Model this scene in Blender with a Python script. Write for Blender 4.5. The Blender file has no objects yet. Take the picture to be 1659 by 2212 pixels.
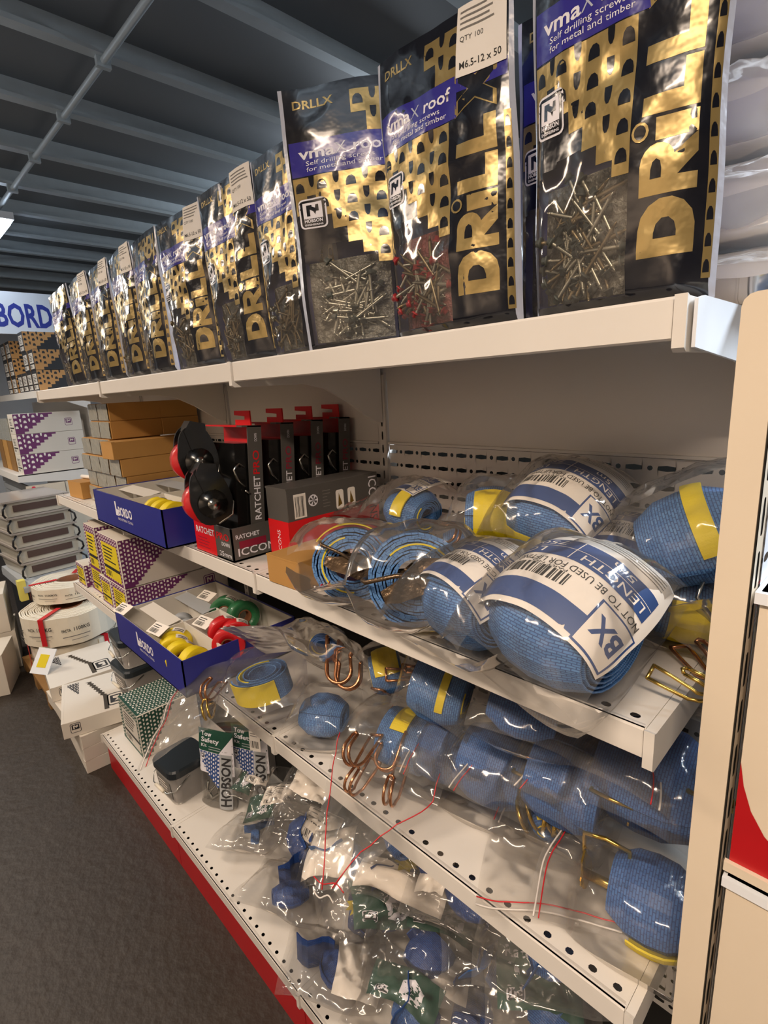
import bpy, bmesh, math, random
from mathutils import Vector, Matrix, Euler, noise
from mathutils.geometry import tessellate_polygon
S = bpy.context.scene
COL = S.collection
PI = math.pi
def R(a): return a * PI / 180

# ------------------------------------------------------------------ camera
ZO = 0.43                                   # floor is z = 0
CAM = Vector((0.1833, -1.0536, 1.5031 + ZO)); YAW, PITCH, ROLL, FPX = 0.8059, -0.2285, -0.0521, 1132.7
FW = Vector((-math.sin(YAW) * math.cos(PITCH), math.cos(YAW) * math.cos(PITCH), math.sin(PITCH)))
_rt = FW.cross(Vector((0, 0, 1))).normalized(); _up = _rt.cross(FW)
RT = _rt * math.cos(ROLL) + _up * math.sin(ROLL); UP = -_rt * math.sin(ROLL) + _up * math.cos(ROLL)
cd = bpy.data.cameras.new('camera'); cam = bpy.data.objects.new('camera', cd); COL.objects.link(cam)
cam.matrix_world = Matrix.Translation(CAM) @ Matrix((RT, UP, -FW)).transposed().to_4x4()
cd.sensor_fit = 'HORIZONTAL'; cd.sensor_width = 36; cd.lens = 36 * FPX / 1659; cd.clip_start = 0.02; cd.clip_end = 60
S.camera = cam
def at(u, v, x=None, y=None, z=None):
    """point of the place seen at photo pixel (u, v) on the plane x=, y= or z="""
    d = FW + RT * ((u - 829.5) / FPX) - UP * ((v - 1106) / FPX)
    if x is not None: t = (x - CAM.x) / d.x
    elif y is not None: t = (y - CAM.y) / d.y
    else: t = (z - CAM.z) / d.z
    return CAM + d * t

# ------------------------------------------------------------------ world, lights, exposure
w = bpy.data.worlds.new('world'); S.world = w; w.use_nodes = True
w.node_tree.nodes['Background'].inputs[0].default_value = (0.6, 0.68, 0.8, 1)
w.node_tree.nodes['Background'].inputs[1].default_value = 0.25
def area(name, loc, rot, sx, sy, power, col):
    l = bpy.data.lights.new(name, 'AREA'); l.shape = 'RECTANGLE'; l.size = sx; l.size_y = sy; l.energy = power; l.color = col
    o = bpy.data.objects.new(name, l); COL.objects.link(o); o.location = loc; o.rotation_euler = rot
    return o
CEIL = 3.53
WARM = (1.0, 0.79, 0.60); COOL = (0.80, 0.90, 1.0)
area('aisle_batten_light', (0.55, -1.9, CEIL - .5), (R(-12), 0, 0), 1.3, .25, 62, WARM)
area('aisle_batten_light', (-2.4, -2.0, CEIL - .5), (R(-10), 0, 0), 1.3, .25, 46, WARM)
area('aisle_batten_light', (-5.3, -1.7, CEIL - .5), (0, 0, 0), 1.3, .25, 42, (1, .9, .78))
area('rear_fill_light', (-.6, -4.2, 2.9), (R(-48), 0, 0), 2.4, .3, 46, WARM)  # unseen fill, added to brighten the shelf fronts and lower shelves
area('next_aisle_batten_light', (0.75, .75, CEIL - .5), (0, 0, 0), 1.3, .3, 120, COOL)
area('next_aisle_batten_light', (-3.2, 2.2, CEIL - .5), (0, 0, 0), 1.3, .3, 40, COOL)
for nm, x, y, p in (('aisle_batten_uplight', .55, -1.9, 26), ('aisle_batten_uplight', -2.4, -2.0, 22), ('aisle_batten_uplight', -5.3, -1.7, 22), ('next_aisle_batten_uplight', .9, 1.2, 40), ('next_aisle_batten_uplight', -3.2, 2.2, 34)):
    area(nm, (x, y, CEIL - .45), (PI, 0, 0), 1.3, .2, p, COOL)
S.view_settings.view_transform = 'Standard'; S.view_settings.look = 'None'; S.view_settings.gamma = 1.0
S.view_settings.use_curve_mapping = False
S.view_settings.exposure = 0.45
try: S.cycles.transparent_max_bounces = 32
except Exception: pass

# ------------------------------------------------------------------ materials
def lin(c):
    if isinstance(c, str): c = tuple(int(c[i:i + 2], 16) / 255 for i in (0, 2, 4))
    return tuple(x / 12.92 if x <= .04045 else ((x + .055) / 1.055) ** 2.4 for x in c) + (1,)
M = {}
def mat(name, col, rough=.5, metal=0, bump=0, bscale=40, var=0, vscale=6, coat=0, spec=.5, emit=None, es=0, rvar=0):
    m = bpy.data.materials.new(name); m.use_nodes = True; nt = m.node_tree; b = nt.nodes['Principled BSDF']
    b.inputs['Base Color'].default_value = lin(col); b.inputs['Roughness'].default_value = rough
    b.inputs['Metallic'].default_value = metal; b.inputs['Coat Weight'].default_value = coat
    b.inputs['Specular IOR Level'].default_value = spec; b.inputs['Coat Roughness'].default_value = .08
    if emit: b.inputs['Emission Color'].default_value = lin(emit); b.inputs['Emission Strength'].default_value = es
    if bump or var:
        tc = nt.nodes.new('ShaderNodeTexCoord')
    if var:
        n = nt.nodes.new('ShaderNodeTexNoise'); n.inputs['Scale'].default_value = vscale; n.inputs['Detail'].default_value = 5
        nt.links.new(tc.outputs['Object'], n.inputs['Vector'])
        mx = nt.nodes.new('ShaderNodeMix'); mx.data_type = 'RGBA'
        c = lin(col); k = 1 - var; mx.inputs[6].default_value = tuple(x * k for x in c[:3]) + (1,)
        k = 1 + var * .6; mx.inputs[7].default_value = tuple(min(1, x * k) for x in c[:3]) + (1,)
        nt.links.new(n.outputs['Fac'], mx.inputs[0]); nt.links.new(mx.outputs[2], b.inputs['Base Color'])
    if bump:
        n2 = nt.nodes.new('ShaderNodeTexNoise'); n2.inputs['Scale'].default_value = bscale; n2.inputs['Detail'].default_value = 3
        bp = nt.nodes.new('ShaderNodeBump'); bp.inputs['Strength'].default_value = bump; bp.inputs['Distance'].default_value = .01
        nt.links.new(tc.outputs['Object'], n2.inputs['Vector']); nt.links.new(n2.outputs['Fac'], bp.inputs['Height'])
        nt.links.new(bp.outputs['Normal'], b.inputs['Normal'])
    M[name] = m; return m
mat('shelf_white', 'e4dfd8', .38, var=.04, vscale=9, spec=.4)
mat('shelf_back', 'cfcac4', .45, var=.04, vscale=5)
mat('end_cream', 'e2d3bd', .45, var=.06, vscale=7)
mat('inside_shade', '14130f', .9)  # near-black colour stands in for the shade behind holes and slots
mat('kick_red', 'b5141c', .4, var=.08)
mat('floor_concrete', '332b24', .55, bump=.5, bscale=26, var=.35, vscale=9)
mat('ceiling_panel', '6e7276', .6, var=.1, vscale=1.2)
mat('galvanised', 'bcc6cb', .42, metal=.3, var=.12, vscale=14)
mat('wall_pale', 'c9cdd2', .8, var=.04)
mat('wall_dark', 'b5aca2', .85, var=.06)
mat('foil_black', '14161f', .2, bump=.22, bscale=26, coat=.5)
mat('foil_back', '4a4f9a', .35, bump=.3, bscale=22)
mat('foil_gold', 'a8925f', .3, metal=.55, bump=.25, bscale=26)
mat('foil_purple', '35308f', .22, bump=.22, bscale=26, coat=.4)
mat('foil_white', 'eceaf2', .35)
mat('foil_edge', 'b9bfd0', .25, bump=.2)
mat('screw_steel', 'a7a496', .32, metal=.85)
mat('screw_bronze', '8c7d62', .35, metal=.8)
mat('washer_dark', '4b4f4a', .55)
mat('screw_red', '9c2a2e', .4)
mat('paper_white', 'efe9e1', .7, var=.02)
mat('paper_back', 'cfc9bf', .75)
mat('ink_black', '22211f', .6)
mat('ink_blue', '2b4a86', .55)
mat('ink_grey', '77736e', .6)
mat('kraft', 'b98a4a', .75, var=.07, vscale=12)
mat('kraft_dark', '8a6435', .8, var=.07)
mat('carton_white', 'd8d0c4', .7, var=.03)
mat('carton_purple', '6b2a62', .5)
mat('carton_green', '17493a', .5)
mat('carton_black', '2a2a2d', .5)
mat('carton_gold', 'd09a5c', .5)
mat('label_yellow', 'ddc81f', .55)
mat('tray_blue', '282c86', .38, var=.04)
mat('tray_inside', 'ddd8cf', .65)
mat('pack_grey', '55524f', .36, var=.05)
mat('pack_dark', '2e2b2b', .4)
mat('pack_red', 'd5161d', .35)
mat('pack_dimred', '8c2038', .4)
mat('blister_black', '121212', .22, coat=.4)
mat('foil_shrink', 'b5b3a6', .22, metal=.25, bump=.5, bscale=35, coat=.5)
mat('screw_mass', '7d7a70', .45, metal=.3, bump=1.0, bscale=90, var=.6, vscale=70)
mat('screw_mass_red', '8a4a48', .45, metal=.2, bump=1.0, bscale=90, var=.6, vscale=70)
mat('strap_yellow', 'e8cf14', .55, bump=.1, bscale=400)
mat('strap_navy', '1d3a6e', .6, bump=.1, bscale=300)
mat('strap_red', 'cf1a22', .4, coat=.4)
mat('strap_green', '1d6a3f', .45, coat=.3)
mat('strap_white', 'e9e0cd', .6, var=.05, vscale=20)
mat('card_core', '7a4d30', .85)
mat('zinc_gold', 'c9a95a', .25, metal=.95)
mat('copper_hook', 'c08a66', .25, metal=.9)
mat('zinc_brown', '75624e', .32, metal=.8, bump=.4, bscale=60)
mat('chrome', 'b7b7b2', .2, metal=1)
mat('zip_red', 'c8202a', .4)
mat('zip_clear', 'dcd6d0', .3)
mat('tub_dark', '22292f', .35)
mat('tub_clear', 'a39a92', .25, coat=.4)
mat('tub_contents', '6e5a52', .8, var=.3, vscale=30)
mat('wire_black', '16161a', .4)
mat('drawer_clear', 'b6b0a2', .2, coat=.3)
mat('drawer_brown', '4d3a33', .5)
mat('drill_bit', '4d453b', .45, metal=.4)
mat('sticker_red', 'e0324c', .5)
mat('light_grey', 'a8acb0', .5)
mat('yellow_clip', 'e6d86a', .5)
mat('sign_white', 'e6eaf0', .5)
mat('sign_blue', '2d3a98', .5)
mat('lamp_glow', 'ffffff', .5, emit='dcecff', es=9)
def webbing(name, c1, c2, cm):
    m = bpy.data.materials.new(name); m.use_nodes = True; nt = m.node_tree; b = nt.nodes['Principled BSDF']
    uv = nt.nodes.new('ShaderNodeUVMap'); br = nt.nodes.new('ShaderNodeTexBrick')
    br.inputs['Color1'].default_value = lin(c1); br.inputs['Color2'].default_value = lin(c2); br.inputs['Mortar'].default_value = lin(cm)
    br.inputs['Scale'].default_value = 1; br.inputs['Brick Width'].default_value = .011; br.inputs['Row Height'].default_value = .0042
    br.inputs['Mortar Size'].default_value = .0007; br.offset = .5
    nt.links.new(uv.outputs[0], br.inputs['Vector']); nt.links.new(br.outputs['Color'], b.inputs['Base Color'])
    bp = nt.nodes.new('ShaderNodeBump'); bp.inputs['Strength'].default_value = .5; bp.inputs['Distance'].default_value = .001; bp.invert = True
    nt.links.new(br.outputs['Fac'], bp.inputs['Height']); nt.links.new(bp.outputs['Normal'], b.inputs['Normal'])
    b.inputs['Roughness'].default_value = .5; M[name] = m
webbing('web_blue', '5b8cc4', '4778b4', '2c4f86')
webbing('web_deep', '3f6fae', '32609f', '1f3f78')
webbing('web_royal', '2c559c', '22478c', '142e68')
def film(name, tint, base, bump, bscale, rough=.07):
    """clear plastic: transparent at right angles, glossy and a little milky where it turns away"""
    m = bpy.data.materials.new(name); m.use_nodes = True; nt = m.node_tree
    nt.nodes.remove(nt.nodes['Principled BSDF']); out = nt.nodes['Material Output']
    tr = nt.nodes.new('ShaderNodeBsdfTransparent'); tr.inputs[0].default_value = tint
    gl = nt.nodes.new('ShaderNodeBsdfGlossy'); gl.inputs['Roughness'].default_value = rough; gl.inputs[0].default_value = (1, .97, .93, 1)
    df = nt.nodes.new('ShaderNodeBsdfDiffuse'); df.inputs[0].default_value = (.8, .78, .75, 1)
    lw = nt.nodes.new('ShaderNodeFresnel'); lw.inputs['IOR'].default_value = 1.5
    tc = nt.nodes.new('ShaderNodeTexCoord'); n = nt.nodes.new('ShaderNodeTexNoise'); n.inputs['Scale'].default_value = bscale
    n.inputs['Detail'].default_value = 4; n.noise_type = 'RIDGED_MULTIFRACTAL' if hasattr(n, 'noise_type') else n.noise_type
    bp = nt.nodes.new('ShaderNodeBump'); bp.inputs['Strength'].default_value = bump; bp.inputs['Distance'].default_value = .01
    nt.links.new(tc.outputs['Object'], n.inputs['Vector']); nt.links.new(n.outputs['Fac'], bp.inputs['Height'])
    for s in (gl, lw, df): nt.links.new(bp.outputs['Normal'], s.inputs['Normal'])
    m1 = nt.nodes.new('ShaderNodeMixShader'); m1.inputs[0].default_value = base
    nt.links.new(tr.outputs[0], m1.inputs[1]); nt.links.new(df.outputs[0], m1.inputs[2])
    ad = nt.nodes.new('ShaderNodeMath'); ad.operation = 'MULTIPLY_ADD'; ad.inputs[1].default_value = .8; ad.inputs[2].default_value = .0; ad.use_clamp = True
    nt.links.new(lw.outputs[0], ad.inputs[0])
    m2 = nt.nodes.new('ShaderNodeMixShader'); nt.links.new(ad.outputs[0], m2.inputs[0])
    nt.links.new(m1.outputs[0], m2.inputs[1]); nt.links.new(gl.outputs[0], m2.inputs[2]); nt.links.new(m2.outputs[0], out.inputs[0])
    M[name] = m
film('film_clear', (.985, .98, .975, 1), .05, .8, 22, .1)
film('film_window', (.93, .93, .92, 1), .05, .3, 22)
film('film_milky', (.97, .97, .98, 1), .5, .6, 14, .12)
film('tub_plastic', (.85, .83, .8, 1), .3, .05, 5, .12)

# ------------------------------------------------------------------ mesh helpers
def T(o, label=None, cat=None, group=None, kind=None):
    if label: o['label'] = label
    if cat: o['category'] = cat
    if group: o['group'] = group
    if kind: o['kind'] = kind
    return o
def thing(name, label, cat, loc=(0, 0, 0), rot=(0, 0, 0), group=None):
    o = bpy.data.objects.new(name, None); o.empty_display_size = .02; COL.objects.link(o)
    o.location = loc; o.rotation_euler = rot; return T(o, label, cat, group)
class MB:
    def __init__(s): s.v = []; s.f = []; s.m = []; s.mats = []; s.uv = None; s.sm = []
    def mi(s, m):
        if m not in s.mats: s.mats.append(m)
        return s.mats.index(m)
    def add(s, vs, fs, m, smooth=False, uvs=None):
        b = len(s.v); s.v += [tuple(x) for x in vs]; k = s.mi(m)
        for i, f in enumerate(fs):
            s.f.append([b + j for j in f]); s.m.append(k); s.sm.append(smooth)
        if uvs is not None:
            if s.uv is None: s.uv = {}
            for i, q in enumerate(uvs): s.uv[b + i] = q
    def box(s, a, b, m):
        x0, y0, z0 = a; x1, y1, z1 = b
        s.add([(x0, y0, z0), (x1, y0, z0), (x1, y1, z0), (x0, y1, z0), (x0, y0, z1), (x1, y0, z1), (x1, y1, z1), (x0, y1, z1)],
              [(0, 3, 2, 1), (4, 5, 6, 7), (0, 1, 5, 4), (1, 2, 6, 5), (2, 3, 7, 6), (3, 0, 4, 7)], m)
    def prism(s, poly, fn, a, b, m):
        """poly 2D points, fn(p, q, h) -> 3D; caps at h = a and b"""
        n = len(poly); vs = [fn(p, q, a) for p, q in poly] + [fn(p, q, b) for p, q in poly]
        tri = tessellate_polygon([[Vector((p, q, 0)) for p, q in poly]])
        s.add(vs, [tuple(t) for t in tri] + [tuple(j + n for j in reversed(t)) for t in tri] + [(i, (i + 1) % n, (i + 1) % n + n, i + n) for i in range(n)], m)
    def tube(s, path, r, m, n=6, closed=False):
        P = [Vector(p) for p in path]; k = len(P); vs = []; fs = []
        t0 = (P[1] - P[0]).normalized(); nn = t0.orthogonal().normalized()
        for i in range(k):
            t = (P[(i + 1) % k] - P[i - 1]) if (closed or 0 < i < k - 1) else (P[1] - P[0] if i == 0 else P[-1] - P[-2])
            t.normalize(); nn = (nn - t * nn.dot(t)).normalized(); bb = t.cross(nn)
            rr = r[i] if isinstance(r, (list, tuple)) else r
            vs += [P[i] + (nn * math.cos(2 * PI * j / n) + bb * math.sin(2 * PI * j / n)) * rr for j in range(n)]
        for i in range(k if closed else k - 1):
            for j in range(n):
                a = i * n + j; b = i * n + (j + 1) % n; c = (i + 1) % k * n + (j + 1) % n; d = (i + 1) % k * n + j
                fs.append((a, b, c, d))
        if not closed: fs += [tuple(reversed(range(n))), tuple((k - 1) * n + j for j in range(n))]
        s.add(vs, fs, m, True)
    def grid(s, fn, nu, nv, m, smooth=True, uvf=None):
        vs = [fn(i / nu, j / nv) for j in range(nv + 1) for i in range(nu + 1)]
        fs = [(j * (nu + 1) + i, j * (nu + 1) + i + 1, (j + 1) * (nu + 1) + i + 1, (j + 1) * (nu + 1) + i) for j in range(nv) for i in range(nu)]
        s.add(vs, fs, m, smooth, [uvf(i / nu, j / nv) for j in range(nv + 1) for i in range(nu + 1)] if uvf else None)
    def lathe(s, prof, m, n=20, c=(0, 0, 0), smooth=True):
        vs = []; fs = []; k = len(prof)
        for r, z in prof: vs += [(c[0] + r * math.cos(2 * PI * j / n), c[1] + r * math.sin(2 * PI * j / n), c[2] + z) for j in range(n)]
        for i in range(k - 1):
            for j in range(n): fs.append((i * n + j, i * n + (j + 1) % n, (i + 1) * n + (j + 1) % n, (i + 1) * n + j))
        s.add(vs, fs, m, smooth)
    def mesh(s, name):
        me = bpy.data.meshes.new(name); me.from_pydata(s.v, [], s.f)
        for m in s.mats: me.materials.append(M[m])
        me.polygons.foreach_set('material_index', s.m); me.polygons.foreach_set('use_smooth', s.sm)
        if s.uv is not None:
            l = me.uv_layers.new(name='UVMap')
            for lp in me.loops: l.data[lp.index].uv = s.uv.get(lp.vertex_index, (0, 0))
        me.update(); return me
    def build(s, name, parent=None, loc=None, rot=None):
        o = bpy.data.objects.new(name, s.mesh(name)); COL.objects.link(o)
        if parent: o.parent = parent
        if loc is not None: o.location = loc
        if rot is not None: o.rotation_euler = rot
        return o
def copy_tree(o, parent=None):
    c = o.copy(); COL.objects.link(c); c.parent = parent
    for ch in o.children: copy_tree(ch, c)
    return c
def ob(name, me, parent=None, loc=(0, 0, 0), rot=(0, 0, 0), sc=None):
    o = bpy.data.objects.new(name, me); COL.objects.link(o); o.parent = parent; o.location = loc; o.rotation_euler = rot
    if sc: o.scale = sc
    return o

# ------------------------------------------------------------------ flat print (lettering, logos, patterns) laid on surfaces
_txt = {}
def text2d(st, bold=0.0):
    k = (st, bold)
    if k not in _txt:
        cu = bpy.data.curves.new('t', 'FONT'); cu.body = st; cu.size = 1; cu.resolution_u = 2; cu.offset = bold
        o = bpy.data.objects.new('t', cu); me = o.to_mesh()
        me.calc_loop_triangles()
        vs = [(v.co.x, v.co.y) for v in me.vertices]; fs = [tuple(t.vertices) for t in me.loop_triangles]
        o.to_mesh_clear(); bpy.data.objects.remove(o); bpy.data.curves.remove(cu)
        x0 = min((v[0] for v in vs), default=0); x1 = max((v[0] for v in vs), default=1)
        _txt[k] = ([((x - x0), y) for x, y in vs], fs, x1 - x0)
    return _txt[k]
class Print:
    """collects flat shapes in surface coordinates (s, t) and lays them on a surface map(s, t, n)"""
    def __init__(s, mp, tol=None, mb=None): s.mp = mp; s.tol = tol; s.mb = mb or MB()
    def tris(s, V, F, m, layer):
        V = [tuple(v) for v in V]
        if s.tol:
            V = list(V); out = []; st = list(F); mid = {}
            def mdp(a, b):
                k = (min(a, b), max(a, b))
                if k not in mid: V.append(((V[a][0] + V[b][0]) / 2, (V[a][1] + V[b][1]) / 2)); mid[k] = len(V) - 1
                return mid[k]
            while st:
                a, b, c = st.pop()
                e = [(math.hypot(V[p][0] - V[q][0], V[p][1] - V[q][1]), p, q, r) for p, q, r in ((a, b, c), (b, c, a), (c, a, b))]
                L, p, q, r = max(e)
                if L > s.tol: h = mdp(p, q); st += [(p, h, r), (h, q, r)]
                else: out.append((a, b, c))
            F = out
        s.mb.add([s.mp(x, y, .0003 * layer) for x, y in V], F, m, bool(s.tol))
    def poly(s, pts, m, layer=1):
        s.tris(pts, [tuple(t) for t in tessellate_polygon([[Vector((p[0], p[1], 0)) for p in pts]])], m, layer)
    def rect(s, x0, y0, x1, y1, m, layer=1): s.tris([(x0, y0), (x1, y0), (x1, y1), (x0, y1)], [(0, 1, 2), (0, 2, 3)], m, layer)
    def rrect(s, x0, y0, x1, y1, r, m, layer=1):
        pts = []
        for cx, cy, a in ((x1 - r, y1 - r, 0), (x0 + r, y1 - r, 90), (x0 + r, y0 + r, 180), (x1 - r, y0 + r, 270)):
            pts += [(cx + r * math.cos(R(a + k * 30)), cy + r * math.sin(R(a + k * 30))) for k in range(4)]
        s.poly(pts, m, layer)
    def text(s, st, x, y, h, m, layer=1, bold=.02, sx=1.0, rot=0, width=None, anchor='l'):
        V, F, wd = text2d(st, bold); k = h / .72
        kx = width / max(wd, 1e-6) if width else k * sx
        o = {'l': 0, 'c': wd * kx / 2, 'r': wd * kx}[anchor]; c, n = math.cos(R(rot)), math.sin(R(rot))
        s.tris([(x + (p * kx - o) * c - q * k * n, y + (p * kx - o) * n + q * k * c) for p, q in V], F, m, layer)
    def moon(s, x, y, w, h, up, m, layer=2):
        n = 5; pts = [(x + w / 2 * math.cos(PI * i / n), y + (h * (.35 + .65 * math.sin(PI * i / n)))) for i in range(n + 1)]
        pts = [(x - w / 2, y), (x + w / 2, y)] + pts
        if not up: pts = [(px, 2 * y + h - py) for px, py in pts]
        s.poly(pts, m, layer)
    def steps(s, x0, ytop, cw, ch, heights, mbg, mfg, up=True, layer=1, jag=True):
        """columns of a half-moon checker; heights = cells per column, measured down from ytop"""
        for i, n in enumerate(heights):
            if n <= 0: continue
            xa = x0 + i * cw; s.rect(xa, ytop - n * ch, xa + cw, ytop, mbg, layer)
            for j in range(int(n)):
                yb = ytop - (j + 1) * ch
                if (i % 2) == 0: s.moon(xa + cw * .5, yb + ch * .22, cw * .70, ch * .52, True, mfg, layer + 1)
                else: s.moon(xa + cw * .5, yb + ch * .42, cw * .42, ch * .62, False, mfg, layer + 1)
    def logo(s, x, y, sz, fg, bg, layer=1, name=True):
        """rounded frame holding a square with a notched hook mark and a name bar"""
        s.rrect(x, y, x + sz, y + sz * 1.1, sz * .16, fg, layer)
        s.rrect(x + sz * .06, y + sz * .06, x + sz * .94, y + sz * 1.04, sz * .12, bg, layer + 1)
        s.rect(x + sz * .15, y + sz * .2, x + sz * .85, y + sz * .95, fg, layer + 2)
        q = lambda a, b: (x + sz * a, y + sz * b)
        s.poly([q(.28, .45), q(.40, .45), q(.40, .7), q(.52, .62), q(.58, .5), q(.62, .62), q(.72, .62), q(.72, .86), q(.62, .86), q(.6, .74), q(.48, .8), q(.48, .86), q(.28, .86)], bg, layer + 3)
        s.rect(x + sz * .15, y + sz * .2, x + sz * .85, y + sz * .36, bg, layer + 3)
        if name: s.text('HOBSON', x + sz * .5, y + sz * .22, sz * .12, fg, layer + 4, .03, width=sz * .66, anchor='c'); s.text('ENGINEERING', x + sz * .5, y + sz * .1, sz * .07, fg, layer + 4, .02, width=sz * .66, anchor='c')
    def barcode(s, x, y, w, h, m, layer=1, seed=1, n=22):
        rr = random.Random(seed); p = x; ws = [rr.choice((1, 1, 2, 3)) for _ in range(2 * n)]; k = w / sum(ws)
        for i, a in enumerate(ws):
            if i % 2 == 0: s.rect(p, y, p + a * k, y + h, m, layer)
            p += a * k
    def lines(s, x, y, w, n, pitch, th, m, layer=1, seed=0):
        rr = random.Random(seed)
        for i in range(n): s.rect(x, y - i * pitch, x + w * rr.uniform(.55, 1), y - i * pitch + th, m, layer)
    def build(s, name, parent): return s.mb.build(name, parent)
def face(dims, side):
    """surface map of one side of a box centred in x, y with its base at z = 0"""
    X, Y, Z = dims
    if side == 'front': return lambda a, b, n: (-X / 2 + a, -Y / 2 - n, b)
    if side == 'right': return lambda a, b, n: (X / 2 + n, -Y / 2 + a, b)
    if side == 'left': return lambda a, b, n: (-X / 2 - n, Y / 2 - a, b)
    if side == 'top': return lambda a, b, n: (-X / 2 + a, -Y / 2 + b, Z + n)
def plate(mb, org, eu, ev, cells_u, cells_v, cw, ch, hole, m):
    """plate of cells, hole(i, j) -> (halfwidth, halfheight) of a rounded hole or None"""
    org, eu, ev = Vector(org), Vector(eu), Vector(ev)
    oc = [(1, 0), (1, 1), (0, 1), (-1, 1), (-1, 0), (-1, -1), (0, -1), (1, -1)]
    for j in range(cells_v):
        for i in range(cells_u):
            c = org + eu * ((i + .5) * cw) + ev * ((j + .5) * ch); h = hole(i, j)
            O = [c + eu * (p * cw / 2) + ev * (q * ch / 2) for p, q in oc]
            if not h: mb.add([O[1], O[3], O[5], O[7]], [(0, 1, 2, 3)], m); continue
            a, b = h; r = min(a, b)
            I = []
            for p, q in oc:
                if abs(p) + abs(q) == 2: I.append(c + eu * (p * (a - r + r * .71)) + ev * (q * (b - r + r * .71)))
                else: I.append(c + eu * (p * a) + ev * (q * b))
            mb.add(O + I, [(k, (k + 1) % 8, (k + 1) % 8 + 8, k + 8) for k in range(8)], m)

# ================================================================== THE SETTING
ZT, Z2, Z3, Z4 = 1.579 + ZO, 1.091 + ZO, .645 + ZO, -.216 + ZO
W = .9; YF = -.455
def struct(name, mb): return T(mb.build(name), kind='structure')
mb = MB(); mb.box((-9.2, -5, -.1), (4.5, 6, 0), 'floor_concrete'); struct('floor', mb)
mb = MB(); mb.box((-9.2, -5, CEIL), (4.5, 6, CEIL + .1), 'ceiling_panel'); struct('ceiling', mb)
mb = MB(); mb.box((-9.3, -5, 0), (-9.2, 6, CEIL), 'wall_pale'); struct('wall_far', mb)
mb = MB(); mb.box((-9.2, 6, 0), (4.5, 6.1, CEIL), 'wall_pale'); struct('wall_back', mb)
mb = MB(); mb.box((-9.2, -5.1, 0), (4.5, -5, CEIL), 'wall_dark'); struct('wall_behind', mb)
mb = MB(); mb.box((4.5, -5, 0), (4.6, 6, CEIL), 'wall_dark'); struct('wall_right', mb)
# purlins run across the aisle, a conduit hangs under them along it
px = [-2.59 - .615 * k for k in range(-4, 10)]
for i, x in enumerate(px):
    mb = MB(); h = .11; q = lambda p, r, y: (x + p, y, CEIL - r)
    mb.prism([(0, 0), (.004, 0), (.004, h - .004), (.055, h - .004), (.055, h - .02), (.06, h - .02), (.06, h), (0, h)], q, -4.9, 5.9, 'galvanised')
    o = mb.build('trim_%d' % (i + 1)); T(o, kind='structure')
mb = MB(); cy = -.02
mb.tube([(-8.8, cy - .07, CEIL - .125), (-5, cy, CEIL - .125), (-1, cy + .05, CEIL - .125), (3.9, cy + .1, CEIL - .125)], .016, 'galvanised', 8)
co = T(mb.build('conduit'), 'long galvanised conduit pipe fixed under the ceiling purlins', 'conduit')
for x in px[2:]:
    mb = MB(); y = cy + (x + 1) * .0125 + .05
    mb.box((x + .012, y - .03, CEIL - .15), (x + .036, y + .03, CEIL - .108), 'galvanised'); mb.build('saddle_clip', co)

def fluoro(loc, label):
    o = thing('fluorescent_batten', label, 'light', loc)
    mb = MB(); mb.box((-.65, -.1, -.0), (.65, .1, .05), 'sign_white'); mb.build('housing', o)
    mb = MB(); mb.prism([(-.09, 0), (.09, 0), (.07, -.04), (-.07, -.04)], lambda p, q, h: (h, p, q), -.64, .64, 'lamp_glow'); mb.build('diffuser', o)
    return o
fluoro((-5.45, -.05, CEIL - .215), 'glowing white fluorescent light under the ceiling at the far left')

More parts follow.
